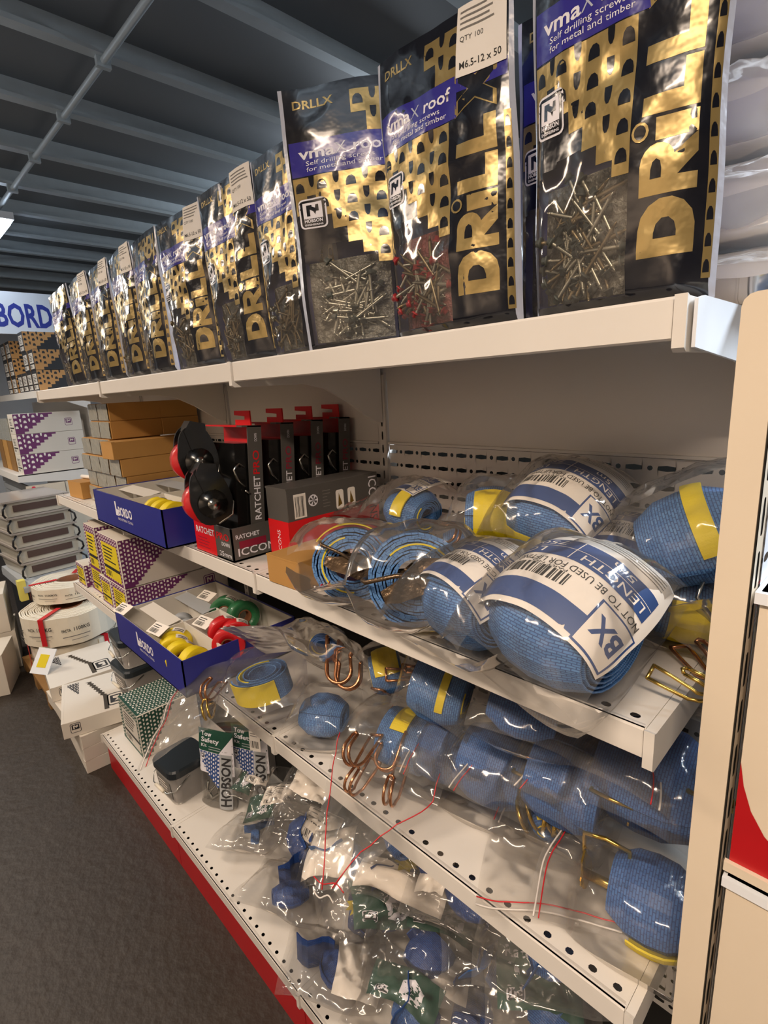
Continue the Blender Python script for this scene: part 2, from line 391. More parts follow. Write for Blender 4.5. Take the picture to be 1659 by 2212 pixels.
# ------------------------------------------------------------------ gondola shelving
def deck_holes(mb, x0, x1, y, z, n):
    cw = (x1 - x0) / n
    plate(mb, (x0, y - .01, z), (1, 0, 0), (0, 1, 0), n, 1, cw, .02, lambda i, j: (.0065, .0055), 'shelf_white')
def shelf(bay, z, label, yf=YF, nh=24, bracket=True, x1=None, wd=None, lastb=False):
    x1 = -W * bay if x1 is None else x1; x0 = x1 - (wd or W); xa, xb = x0 + .008, x1 - .008
    o = thing('metal_shelf', label, 'shelf', (0, 0, 0), group='white metal gondola shelves')
    mb = MB()
    mb.add([(xa, yf, z), (xb, yf, z), (xb, yf + .006, z), (xa, yf + .006, z)], [(0, 1, 2, 3)], 'shelf_white')
    deck_holes(mb, xa, xb, yf + .022, z - .002, nh)
    mb.add([(xa, yf + .006, z), (xb, yf + .006, z), (xb, yf + .012, z - .002), (xa, yf + .012, z - .002)], [(0, 1, 2, 3)], 'shelf_white')
    mb.add([(xa, yf + .032, z - .002), (xb, yf + .032, z - .002), (xb, -.005, z - .002), (xa, -.005, z - .002)], [(0, 1, 2, 3)], 'shelf_white')
    mb.add([(xa, yf + .05, z - .016), (xb, yf + .05, z - .016), (xb, -.012, z - .016), (xa, -.012, z - .016)], [(0, 1, 2, 3)], 'shelf_white')
    mb.add([(xa, -.012, z - .016), (xb, -.012, z - .016), (xb, -.012, z), (xa, -.012, z)], [(0, 1, 2, 3)], 'shelf_white')
    for x in (xa, xb): mb.box((x - .0015, yf + .002, z - .040), (x + .0015, -.012, z - .0005), 'shelf_white')
    mb.build('deck', o)
    mb = MB(); lp = [(0, 0), (-.0015, -.003), (-.0015, -.040), (.001, -.042), (.012, -.042), (.012, -.040), (.003, -.038), (.003, 0)]
    mb.prism(lp, lambda p, q, h: (h, yf + p, z + q), xa, xb, 'shelf_white'); mb.build('front_lip', o)
    mb = MB(); mb.box((xa + .01, yf + .1, z - .03), (xb - .01, yf + .16, z - .016), 'shelf_white'); mb.build('stiffener', o)
    if bracket:
        prof = [(yf - .006, z + .001), (yf - .006, z - .050), (yf, z - .054), (-.27, z - .052), (-.20, z - .066), (-.13, z - .10), (-.06, z - .145), (-.03, z - .162), (-.006, z - .165), (-.006, z - .002), (yf, z - .001)]
        for x in ((x0,) if not lastb else (x0, x1)):
            mb = MB(); mb.prism(prof, lambda p, q, h: (h, p, q), x - .006, x + .006, 'shelf_white'); mb.build('bracket', o)
    return o
names = ('nearest bay, under the largest screw pouches', 'middle bay, under the row of screw pouches', 'farthest bay, under the small-looking pouches')
for b in range(3): shelf(b, ZT, 'white top shelf of the ' + names[b], lastb=(b == 0))
names = ('holding the bagged straps with white labels', 'holding the red ratchet display and upper blue tray', 'holding the tall stack of kraft cartons')
for b in range(3): shelf(b, Z2, 'white second shelf from top ' + names[b], lastb=(b == 0))
names = ('holding bagged blue strap rolls with gold buckles', 'holding the lower blue tray of tape rolls', 'holding the purple patterned cartons')
for b in range(3): shelf(b, Z3, 'white third shelf from top ' + names[b], lastb=(b == 0))
names = ('covered with crumpled strap kits', 'beside the two tow kit pouches', 'under the green patterned box')
for b in range(3): shelf(b, Z4, 'wide white base shelf ' + names[b], yf=-.466, nh=22, lastb=(b == 0))
# frame: uprights, back panels, kick plates
fr = thing('gondola_frame', 'white slotted gondola frame with perforated back panels behind the shelves', 'shelving', (0, 0, 0))
ZP = 1.3585 + ZO
for k in range(0, 4):
    x = -W * k; mb = MB()
    plate(mb, (x - .016, -.004, .1), (1, 0, 0), (0, 0, 1), 1, 50, .032, .0375, lambda i, j: (.0035, .012), 'shelf_back')
    for s in (-1, 1): mb.box((x + s * .016 - .001, -.004, .1), (x + s * .016 + .001, .04, 1.98), 'shelf_back')
    mb.box((x - .016, .03, .0), (x + .016, .04, ZT - .004), 'inside_shade'); mb.box((x - .024, .0045, 1.96), (x + .024, .03, ZT + .03), 'shelf_back'); mb.build('upright', fr)  # dark backing stands in for shade; hidden top cap added to block leaking light
for b in range(3):
    x1 = -W * b - .02 + (.10 if b == 0 else 0); x0 = -W * (b + 1) + .02
    mb = MB(); mb.box((x0, .004, ZP), (x1, .012, ZT + .03), 'shelf_back'); mb.box((x0, -.004, ZP - .006), (x1, .008, ZP), 'shelf_back'); mb.build('back_panel', fr)  # panel top raised out of view to block light leaking under the deck
    nr = 34 if b == 0 else 14; n = 30 if b else 33
    mb = MB()
    def hole(i, j): return (.0165, .0056) if i % 2 == 0 else (.0052, .0052)
    plate(mb, (x0 - .002, .004, ZP - .008 - nr * .0375), (1, 0, 0), (0, 0, 1), n - 1, nr, (x1 - x0) / (n - 1), .0375, hole, 'shelf_back')
    mb.build('perforated_panel', fr)
    mb = MB(); mb.box((x0, .03, .1), (x1, .036, ZP), 'inside_shade'); mb.build('shade_sheet', fr)  # dark sheet paints the shade seen through the perforations
    mb = MB(); mb.box((-W * (b + 1) + .002, -.452, .0), (-W * b - .002, -.446, Z4 - .058), 'kick_red'); T(mb.build('kick_plate'), 'red kick plate under the base shelf, ' + ('nearest', 'middle', 'farthest')[b] + ' bay', 'kick plate', 'red kick plates')
mb = MB(); mb.box((.008, -.444, 0), (.014, -.01, Z4 - .06), 'kick_red'); T(mb.build('kick_plate'), 'red kick plate closing the right end under the base shelf', 'kick plate', 'red kick plates')

# end bay: slotted post at the corner, its back panel and two printed bins
eb = thing('corner_post', 'cream slotted corner post of the end bay at the right', 'shelving', (.05, -.455, 0))
mb = MB()
prof = [(.0, 0), (.03, 0), (.03, 2.0)] + [(.03 - .0, 2.003)] + [(.012 - .012 * math.sin(R(a)), 1.991 + .012 * math.cos(R(a))) for a in (0, 30, 60, 90)]
mb.prism(prof, lambda p, q, h: (p, h, q), 0, .03, 'end_cream')
mb.build('post', eb)
mb = MB()
plate(mb, (.0325, 0, .1), (0, 1, 0), (0, 0, 1), 1, 34, .03, .0555, lambda i, j: (.006, .02), 'end_cream'); mb.build('slotted_face', eb)
mb = MB(); plate(mb, (.034, .03, .15), (0, 1, 0), (0, 0, 1), 14, 48, .03, .0375, lambda i, j: (.005, .005) if i % 2 else (.011, .005), 'sign_white'); mb.build('perforated_panel', eb)
mb = MB(); mb.box((.0305, .002, .1), (.0315, .03, 1.99), 'inside_shade'); mb.build('shade_sheet', eb)  # dark strip paints the shade inside the post slots
def bin_box(name, label, z0, z1, red):
    o = thing(name, label, 'display box', (.09, -.452, z0)); h = z1 - z0
    mb = MB(); mb.box((0, 0, 0), (.34, .4, h), 'end_cream'); mb.box((-.004, -.006, h - .012), (.344, .4, h), 'sign_white'); mb.build('body', o)
    mb = MB(); mb.box((-.004, -.006, 0), (.344, .0, .012), 'end_cream'); mb.build('bottom_rail', o)
    if red:
        p = Print(lambda a, b, n: (a, -n, b)); p.poly([(0, .0122), (.34, .0122), (.34, .03), (.075, .034), (.048, .045), (.028, .062), (.014, .085), (.005, .112), (0, .14)], 'kick_red', 2); p.build('red_print', o)
    return o
bin_box('display_bin', 'cream display box with a curved red print beside the corner post', .955 + ZO, 1.29 + ZO, True)
bin_box('display_bin', 'plain cream display box lowest beside the corner post', .45 + ZO, .945 + ZO, False)
mb = MB(); mb.box((.085, -.45, .43 + ZO), (.42, 0, .447 + ZO), 'shelf_white'); T(mb.build('end_bay_shelf'), 'white end bay shelf under the plain cream display box', 'shelf')
# end plates of the top shelf
mb = MB(); mb.prism([(-.45, ZT - .05), (-.45, ZT - .004), (-.43, ZT), (-.02, ZT + .0), (-.02, ZT - .1), (-.2, ZT - .07)], lambda p, q, h: (h, p, q), .009, .0125, 'sign_white')
T(mb.build('shelf_end_plate'), 'pale bracket plate closing the right end of the top shelf', 'bracket')

# second gondola further down the aisle
GX = -5.25
g2 = thing('gondola_frame', 'far white gondola with cream end panel and round red sticker', 'shelving', (GX, -.15, 0))
mb = MB(); mb.box((-.02, 0, .1), (0, 1.0, 1.27), 'end_cream'); mb.build('end_panel', g2)
mb = MB(); mb.box((-.019, .30, .1), (.003, .306, 1.27), 'ink_grey'); mb.build('panel_joint', g2)
mb = MB(); mb.box((-2.2, .60, .1), (-.02, .615, 2.0), 'shelf_back'); mb.build('back_panel', g2)
p = Print(lambda a, b, n: (.001 + n, a, b)); p.poly([(.055 + .042 * math.cos(R(a)), 1.11 + .155 * math.sin(R(a))) for a in range(0, 360, 20)], 'sticker_red', 2); p.build('round_sticker', g2)
for k in range(6): mb = MB(); mb.box((-1.8, .10, .80 + .07 * k), (-.1, .12, .855 + .07 * k), 'light_grey'); mb.build('grey_slat', g2)
def gshelf(x0, x1, yf, z, label, yb=.45):
    o = thing('metal_shelf', label, 'shelf', (0, 0, 0))
    mb = MB(); mb.box((x0, yf, z - .008), (x1, yb, z), 'shelf_white'); mb.build('deck', o)
    mb = MB(); mb.box((x0, yf - .004, z - .06), (x1, yf, z), 'shelf_white'); mb.build('front_lip', o)
    mb = MB(); mb.prism([(yf, z), (yf, z - .06), (yb - .2, z - .1), (yb, z - .18), (yb, z)], lambda p, q, h: (h, p, q), x1 - .008, x1, 'shelf_white'); mb.build('bracket', o)
gshelf(-7.2, GX, -.19, 1.37, 'white shelf of the far gondola under purple-cornered white cartons')
gshelf(-7.2, GX + .1, .07, 2.08, 'white far top shelf under dark cartons with orange print')
# sign
sg = thing('shop_sign', 'white overhead sign with large blue BORDO lettering at the far left', 'sign', (-6.0, 0, 0))
mb = MB(); mb.box((-.06, -1.2, 2.2 + ZO), (0, .78, 2.58 + ZO), 'sign_white'); mb.build('board', sg)
p = Print(lambda a, b, n: (n + .001, a, b)); p.text('BORDO', .02, 2.27 + ZO, .21, 'sign_blue', 1, .03, width=.6)
p.poly([(-.11, 2.24 + ZO), (-.01, 2.24 + ZO), (-.01, 2.44 + ZO), (-.05, 2.44 + ZO), (-.05, 2.5 + ZO), (-.11, 2.5 + ZO)], 'sign_blue', 1); p.build('lettering', sg)

# ================================================================== SCREW POUCHES ON THE TOP SHELF
PW, PH = .215, .375
def pouch_map(seed, lean=.0, fat=1.0):
    def f(a, b, n=0.0, back=False):
        s, t = a / PW, b / PH
        e = max(0.0, 1 - abs(2 * s - 1) ** 2.6) ** .6
        fill = max(0.0, min(1.0, (1.02 - t) / .75)); fill = fill ** .8 * (min(1, t / .05 + .35))
        th = .031 * fat * e * fill
        q = Vector((a * 13, b * 11, seed * 7.3 + (5 if back else 0)))
        cr = (1 - abs(noise.noise(q)) * 2) * .0045 + noise.noise(q * 2.7) * .003
        cr *= min(1, 9 * s, 9 * (1 - s)) * (.35 + .65 * min(1, 3 * (1 - t)))
        wav = noise.noise(Vector((seed, b * 9, 1.3))) * .004 * (1 - min(1, 3 * s)) + noise.noise(Vector((seed + 4, b * 8, 2))) * .004 * (1 - min(1, 3 * (1 - s)))
        top = noise.noise(Vector((a * 14, seed, 9))) * .004 * t
        y = (th + cr) * (1 if back else -1) - n * (-1 if back else 1) + .012 * noise.noise(Vector((seed + 2, b * 5, a * 4))) * t
        return (a - PW / 2 + wav, y + lean * b, b + top)
    return f
def window_edge(s):   # upper edge of the clear window, 0 outside it
    return (.385 + .045 * math.sin(PI * s * 1.4)) if .045 < s < .595 else 0.0
def pouch_meshes(seed, fat):
    f = pouch_map(seed, fat=fat); nu, nv = 40, 66; out = {}
    front, win, edge = MB(), MB(), MB()
    def cell(i, j): return [f(PW * p / nu, PH * q / nv) for p, q in ((i, j), (i + 1, j), (i + 1, j + 1), (i, j + 1))]
    V = [f(PW * i / nu, PH * j / nv) for j in range(nv + 1) for i in range(nu + 1)]
    FB, FWn, FE = [], [], []
    for j in range(nv):
        for i in range(nu):
            s, t = (i + .5) / nu, (j + .5) / nv; q = (j * (nu + 1) + i, j * (nu + 1) + i + 1, (j + 1) * (nu + 1) + i + 1, (j + 1) * (nu + 1) + i)
            sx, sy = (s - .6) / .11, (t - .935) / .018
            if abs((s - .62) / .085) < 1 and abs((t - .945) / .014) < 1: continue          # hang slot
            if window_edge(s) > t > .035: FWn.append(q)
            elif s < .03 or s > .975: FE.append(q)
            else: FB.append(q)
    front.add(V, FB, 'foil_black', True); front.add(V, FE, 'foil_edge', True)
    front.grid(lambda a, b: f(PW * a, PH * b, 0, True), 16, 24, 'foil_back')
    win.add(V, FWn, 'film_window', True)
    out['foil_body'] = front.mesh('foil_body'); out['clear_window'] = win.mesh('clear_window')
    p = Print(lambda a, b, n: f(a, b, n), .012)
    w_, h_ = PW, PH; q = lambda s, t: (s * w_, t * h_)
    p.rect(*q(.035, .685), *q(.66, .81), 'foil_purple', 1)
    p.rect(*q(.66, .76), *q(.97, .81), 'foil_purple', 1)
    p.text('vma', *q(.09, .747), .015, 'foil_white', 2, .02, width=.047); p.text('X', *q(.31, .747), .0155, 'foil_edge', 2, -.005)
    p.text('roof', *q(.42, .747), .015, 'foil_white', 2, .015, width=.043)
    p.text('Self drilling screws', *q(.13, .722), .0062, 'foil_white', 2, .0, width=.088)
    p.text('for metal and timber', *q(.13, .700), .0062, 'foil_white', 2, .0, width=.098)
    p.text('DRLLX', *q(.08, .925), .0115, 'foil_gold', 1, .02, width=.052)
    cw, ch = .0186, .0255
    p.steps(.17 * w_, .682 * h_, cw, ch, [2.2, 3.0, 3.9, 4.6, 5.2], 'foil_gold', 'foil_black', layer=1)
    p.steps(.42 * w_, .96 * h_, cw, ch, [1.2, 2.2, 2.2, 2.2, 2.2, 2.2], 'foil_gold', 'foil_black', layer=1)
    p.steps(.035 * w_, .68 * h_, cw * .9, ch, [2.0, 1.0], 'foil_gold', 'foil_black', layer=1)
    p.steps(.945 * w_, .66 * h_, .0075, ch * .9, [10], 'foil_gold', 'foil_black', layer=1)
    p.logo(.05 * w_, .49 * h_, .038, 'foil_white', 'foil_black', 2)
    # big vertical lettering
    x0, x1, y = .655 * w_, .905 * w_, .115 * h_; Wd = x1 - x0
    def letter(polys, y0, ln):
        for pts, m, l in polys: p.poly([(x1 - v * Wd, y0 + u * ln) for u, v in pts], m, l)
    arc = lambda cx, cy, rx, ry, a0, a1, n=7: [(cx + rx * math.cos(R(a0 + (a1 - a0) * k / n)), cy + ry * math.sin(R(a0 + (a1 - a0) * k / n))) for k in range(n + 1)]
    G, K = 'foil_gold', 'foil_black'; L = .052
    letter([([(0, 0)] + arc(.5, .5, .5, .5, -90, 90) + [(0, 1)], G, 1), ([(.32, .3)] + arc(.42, .5, .25, .2, -90, 90, 5) + [(.32, .7)], K, 2)], y, L); y += L + .003
    letter([([(0, 0), (.32, 0), (.32, .32), (.68, 0), (1.05, 0), (.72, .38)] + arc(.6, .68, .4, .32, -60, 90) + [(0, 1)], G, 1), ([(.32, .6)] + arc(.5, .7, .2, .1, -90, 90, 4) + [(.32, .8)], K, 2)], y, L * .86); y += L * .9
    p.poly([(x0 - .001 + .0085 * math.cos(R(a)), y + .0095 + .0085 * math.sin(R(a))) for a in range(0, 360, 30)], G, 3)
    p.poly([(x0 - .001 + .006 * math.cos(R(a)), y + .0095 + .006 * math.sin(R(a))) for a in range(0, 360, 30)], K, 4)
    letter([([(0, 0), (1, 0), (1, .74), (0, .74)], G, 1)], y, .019); y += .022
    for _ in range(2):
        letter([([(0, 0), (1, 0), (1, .28), (.4, .28), (.4, 1), (0, 1)], G, 1)], y, .040); y += .043
    X = [(0, .0), (.3, 0), (.5, .3), (.7, 0), (1.15, 0), (.75, .5), (1.15, 1), (.7, 1), (.5, .7), (.3, 1), (0, 1), (.28, .5)]
    ctr = lambda k: [(.55 + (u - .55) * k, .5 + (v - .5) * k) for u, v in X]
    letter([(ctr(1.04), 'foil_gold', 1), ([(.55 + (u - .55) * .9, .5 + (v - .5) * .86) for u, v in X], K, 2)], y + .004, .055)
    out['printing'] = p.mb.mesh('printing')
    return out
def screw_mesh(m, head, L):
    mb = MB(); prof = [(.0, 0), (.0008, .001), (.0022, .007)]
    n = int((L - .012) / .0024)
    for k in range(n): z = .007 + k * .0024; prof += [(.0021, z), (.0029, z + .0012)]
    prof += [(.0022, L - .003)]; mb.lathe(prof, m, 7)
    mb.lathe([(.0022, L - .004), (.0068, L - .0035), (.0068, L - .002), (.0042, L - .0018), (.0042, L + .0035), (.0, L + .004)], head, 7)
    mb.v = [(a, b, c - L / 2) for a, b, c in mb.v]; return mb.mesh('screw')
SC = {'steel': [screw_mesh('screw_steel', 'screw_steel', .05), screw_mesh('screw_steel', 'washer_dark', .058)],
      'green': [screw_mesh('screw_steel', 'washer_dark', .062), screw_mesh('screw_bronze', 'washer_dark', .062)],
      'red': [screw_mesh('screw_steel', 'screw_red', .066), screw_mesh('screw_bronze', 'screw_red', .06)],
      'bronze': [screw_mesh('screw_bronze', 'screw_steel', .05), screw_mesh('screw_bronze', 'screw_bronze', .055)]}
PV = [pouch_meshes(k * 3.1 + 1, fa) for k, fa in enumerate((1.0, 1.15, .9, .7))]
def pouch(x, y, rz, lean, var, kind, nscrew, label, sticker=0, group=None, tilt=0, sc=1):
    o = thing('screw_pouch', label, 'pouch', (x, y, ZT + .001), (R(lean), R(tilt), R(rz)), group)
    o.scale = sc if isinstance(sc, tuple) else (sc, sc, sc)
    me = PV[var]
    for k in ('foil_body', 'clear_window', 'printing'): ob(k, me[k], o)
    rr = random.Random(int(x * 1000) + 77); f = pouch_map(var * 3.1 + 1, fat=(1.0, 1.15, .9, .7)[var])
    for i in range(nscrew):
        s = rr.uniform(.2, .47); t = rr.uniform(.11, .31) if i % 3 else rr.uniform(.10, .2)
        d = -f(s * PW, t * PH)[1]; yy = -max(.002, d - .008 - rr.random() * .009)
        ob('screw', rr.choice(SC[kind]), o, ((s - .5) * PW, yy, t * PH), (R(rr.uniform(-5, 5)), R(rr.uniform(0, 360)), 0))
    mb = MB(); mb.grid(lambda a, b: f((.06 + .52 * a) * PW, (.04 + .33 * b) * PH, -.021), 8, 8, 'screw_mass' if kind != 'red' else 'screw_mass_red'); mb.build('screw_heap', o)['kind'] = 'stuff'
    if sticker:
        p = Print(lambda a, b, n: f(a, b, n), .012); x0 = .66 * PW; y0 = .80 * PH
        p.rect(x0, y0, x0 + .066, y0 + .078, 'paper_white', 5)
        p.lines(x0 + .005, y0 + .069, .055, 4, .006, .0022, 'ink_grey', 6, sticker); p.text('QTY 100', x0 + .005, y0 + .038, .006, 'ink_black', 6, 0)
        p.text('M6.5-12 x 50', x0 + .005, y0 + .008, .008, 'ink_black', 6, .01, width=.055); p.build('price_sticker', o)
    return o
pouch(-.088, -.40, 3, 3, 0, 'green', 60, 'largest-looking roof screw pouch with dark screws at the right end of the top shelf', tilt=0, sc=(.93, 1, 1.06))
pouch(-.150, -.31, 8, 4, 3, 'green', 6, 'roof screw pouch half hidden between the red-screw pouch and the rightmost pouch', tilt=0)
pouch(-.318, -.405, 3, 3, 1, 'red', 52, 'screw pouch showing red-headed screws through its window, sticker at top', sticker=3, tilt=-1)
pouch(-.53, -.345, 42, 2, 0, 'steel', 60, 'screw pouch with bright steel screws and open hang slot, left of the red-screw pouch', tilt=-2, sc=(1.32, 1.1, 1.11))
pouch(-.70, -.385, 4, 3, 2, 'bronze', 28, 'screw pouch with bronze screws tucked behind the bright steel screw pouch', tilt=-2)
pouch(-.835, -.345, 26, 3, 3, 'bronze', 6, 'sliver of a screw pouch squeezed behind the fifth pouch from the right end', tilt=-3)
pouch(-.918, -.385, 6, 3, 2, 'bronze', 20, 'screw pouch with white sticker above the joint of the top shelf', sticker=5, tilt=-3)
pouch(-1.165, -.38, 8, 2, 1, 'bronze', 18, 'screw pouch leaning left just past the top shelf joint, beside the stickered one', sticker=6, tilt=-4)
pouch(-1.27, -.325, 30, 2, 3, 'bronze', 6, 'purple-sided screw pouch mostly hidden behind the pouch past the shelf joint', tilt=-2)
pouch(-1.405, -.385, -4, 2, 1, 'bronze', 8, 'narrow-looking turned screw pouch without sticker, middle of the far half', tilt=-2)
pouch(-1.59, -.385, -3, 2, 0, 'bronze', 8, 'turned far screw pouch with a tall white sticker rising above it', sticker=8, tilt=-3)
pouch(-1.80, -.385, -2, 2, 1, 'bronze', 8, 'turned far screw pouch with a pale sticker, third from the far end', sticker=9, tilt=-3)
pouch(-2.02, -.385, 0, 2, 0, 'bronze', 8, 'far screw pouch second from the far left end of the top shelf', sticker=2, tilt=-4)
pouch(-2.265, -.385, 6, 2, 2, 'bronze', 10, 'farthest roof screw pouch at the left end, tilted against the sign', tilt=-7)

# clear wrapped stack at the right end of the top shelf
def pillow(L, Wd, H, seed, xc=0, yc=0, a=None, b=None, nu=34, nv=26, amp=.008, flat=.5, droop=0.0, pw=2.4, freq=18):
    """closed crumpled bag lying in the xy plane; returns a function of (s, t, upper)"""
    a = a or L * .48; b = b or Wd * .48
    def f(s, t, up):
        x = (s - .5) * L; y = (t - .5) * Wd
        q = Vector((x * freq, y * freq, seed * 3.7))
        x2 = x + noise.noise(q * .35 + Vector((9, 0, 0))) * .022; y2 = y + noise.noise(q * .35 + Vector((0, 7, 0))) * .022
        ex = max(0.0, 1 - abs((x - xc) / a) ** pw); ey = max(0.0, 1 - abs((y - yc) / b) ** pw)
        prof = (ex * ey) ** .5
        rim = min(1, 8 * s, 8 * (1 - s), 8 * t, 8 * (1 - t))
        cr = (abs(noise.noise(q)) * 1.6 + abs(noise.noise(q * 2.3 + Vector((3, 3, 3)))) * .8) * amp * (.35 + .65 * rim)
        edge = noise.noise(q * .5 + Vector((0, 0, 4))) * .014 * (1 - prof)
        z = H / 2 * prof * (1 if up else -flat * 2) + (cr if up else -cr * .5) * rim + edge - droop * max(0, abs(x - xc) - a * .7) ** 2
        return Vector((x2, y2, z))
    return f
def bag_mesh(f, m='film_clear', nu=34, nv=26):
    mb = MB(); mb.grid(lambda s, t: f(s, t, True), nu, nv, m); mb.grid(lambda s, t: f(s, t, False), nu // 2, nv // 2, m); return mb
z = ZT
for k in range(5):
    h = (.075, .10, .11, .085, .08)[k]
    o = thing('wrapped_filter_pack', 'milky plastic-wrapped pale pack, ' + ('lowest', 'second lowest', 'middle', 'second highest', 'topmost')[k] + ' of the stack at the top shelf end', 'package', (-.06, -.14, z + h / 2), (0, 0, R((4, -6, 3, -3, 5)[k])), 'wrapped pale packs')
    f = pillow(.30, .27, h * .92, k + 31, nu=24, nv=22, amp=.008, pw=4); bag_mesh(f, 'film_milky', 26, 22).build('plastic_wrap', o)
    mb = MB(); n = 18
    mb.lathe([(.02, -h * .3), (.105, -h * .3), (.112, -h * .2), (.112, h * .18), (.10, h * .27), (.06, h * .28), (.05, h * .2), (.0, h * .2)], 'sign_white', n)
    mb.build('ribbed_disc', o); z += h

# ================================================================== CARTONS
def carton(name, label, cat, dims, loc, rz, m, group=None, flap=True, tilt=(0, 0)):
    X, Y, Z = dims; o = thing(name, label, cat, loc, (R(tilt[0]), R(tilt[1]), R(rz)), group)
    bm = bmesh.new(); bmesh.ops.create_cube(bm, size=1)
    for v in bm.verts: v.co = Vector((v.co.x * X, v.co.y * Y, (v.co.z + .5) * Z))
    bmesh.ops.bevel(bm, geom=bm.edges[:], offset=min(.0016, Z * .03), segments=1, affect='EDGES')
    me = bpy.data.meshes.new('body'); bm.to_mesh(me); bm.free(); me.materials.append(M[m]); ob('body', me, o)
    if flap:   # closing flap line along the front end and a tuck seam
        mb = MB(); mb.box((-X / 2 - .0004, -Y / 2 - .0006, Z - .004), (X / 2 + .0004, -Y / 2 + .012, Z + .0006), m); mb.build('lid_flap', o)
    return o
# tall stack of kraft cartons with film-wrapped ends, second shelf
kw, kh = .118, .0695
def foil_end(o, X, Z, seed):
    mb = MB(); mb.grid(lambda a, b: ((a - .5) * X * .95, -.1 - .0035 - .005 * abs(noise.noise(Vector((a * 5, b * 4, seed)))), Z * (.04 + .92 * b)), 8, 7, 'foil_shrink'); mb.build('shrink_wrap', o)
n = 0
pos = ['far left', 'left middle', 'right middle', 'right']
rown = ['bottom', 'second lowest', 'third lowest', 'third highest', 'second highest', 'top']
for r in range(6):
    for c in range(4 if r < 4 else 2):
        x = -2.345 + c * (kw + .003) + (.135 if r >= 4 else 0); y = -.285 + (0, .006, -.008, .004, .01, .012)[r]
        if r == 3 and c == 3: continue
        o = carton('kraft_carton', 'kraft carton with film-wrapped end, %s row, %s of the stack' % (rown[r], pos[c] if r < 4 else ('left', 'right')[c]), 'box', (kw, .2, kh - .001), (x, y, Z2 + r * kh), (0, 1, -1, .5)[c], 'kraft', 'kraft cartons in the stack', False)
        foil_end(o, kw, kh, n); n += 1
o = carton('kraft_carton', 'plain kraft carton pulled forward from the stack, without film on its end', 'box', (kw - .01, .3, kh - .004), (-1.975, -.27, Z2 + 3 * kh), 3, 'kraft', 'kraft cartons in the stack')
for r in range(6):
    if r == 3: continue
    x = -1.99 if r < 3 else -2.09
    carton('kraft_carton', 'rear kraft carton of the %s row, behind the film-wrapped cartons' % rown[r], 'box', (kw, .16, kh - .001), (x, -.095, Z2 + r * kh), (1, -2, 1, 0, 2, -1)[r], 'kraft', 'rear kraft cartons', False)
o = carton('kraft_carton', 'single kraft carton with rolled paper on top, left of the carton stack', 'box', (.16, .12, .075), (-2.52, -.36, Z2), 4, 'kraft')
mb = MB(); mb.tube([(-.08, 0, .085), (.09, .02, .088)], .009, 'paper_white', 8); T(mb.build('paper_roll', None, (-2.52, -.36, Z2)), 'pale rolled paper lying on the single kraft carton', 'paper')

# blue trays
def tape_roll(name, label, loc, rot, r, w_, m, cat='tape roll', group=None, lab=True):
    o = thing(name, label, cat, loc, rot, group); mb = MB()
    mb.lathe([(r * .45, -w_ / 2), (r * .98, -w_ / 2), (r, -w_ / 2 + .001), (r, w_ / 2 - .001), (r * .98, w_ / 2), (r * .45, w_ / 2), (r * .45, -w_ / 2)], m, 22); mb.build('winding', o)
    mb = MB(); mb.lathe([(r * .36, -w_ / 2 + .001), (r * .45, -w_ / 2 + .001), (r * .45, w_ / 2 - .001), (r * .36, w_ / 2 - .001), (r * .36, -w_ / 2 + .001)], 'card_core', 18); mb.build('core', o)
    if lab:
        p = Print(lambda a, b, n: ((r + n) * math.cos(a / r), (r + n) * math.sin(a / r), b), .008)
        p.rect(r * .7, -w_ * .42, r * .7 + .04, w_ * .42, 'paper_white', 2); p.lines(r * .7 + .004, w_ * .2, .03, 2, w_ * .3, w_ * .13, 'ink_black', 3, 2); p.build('price_label', o)
    return o
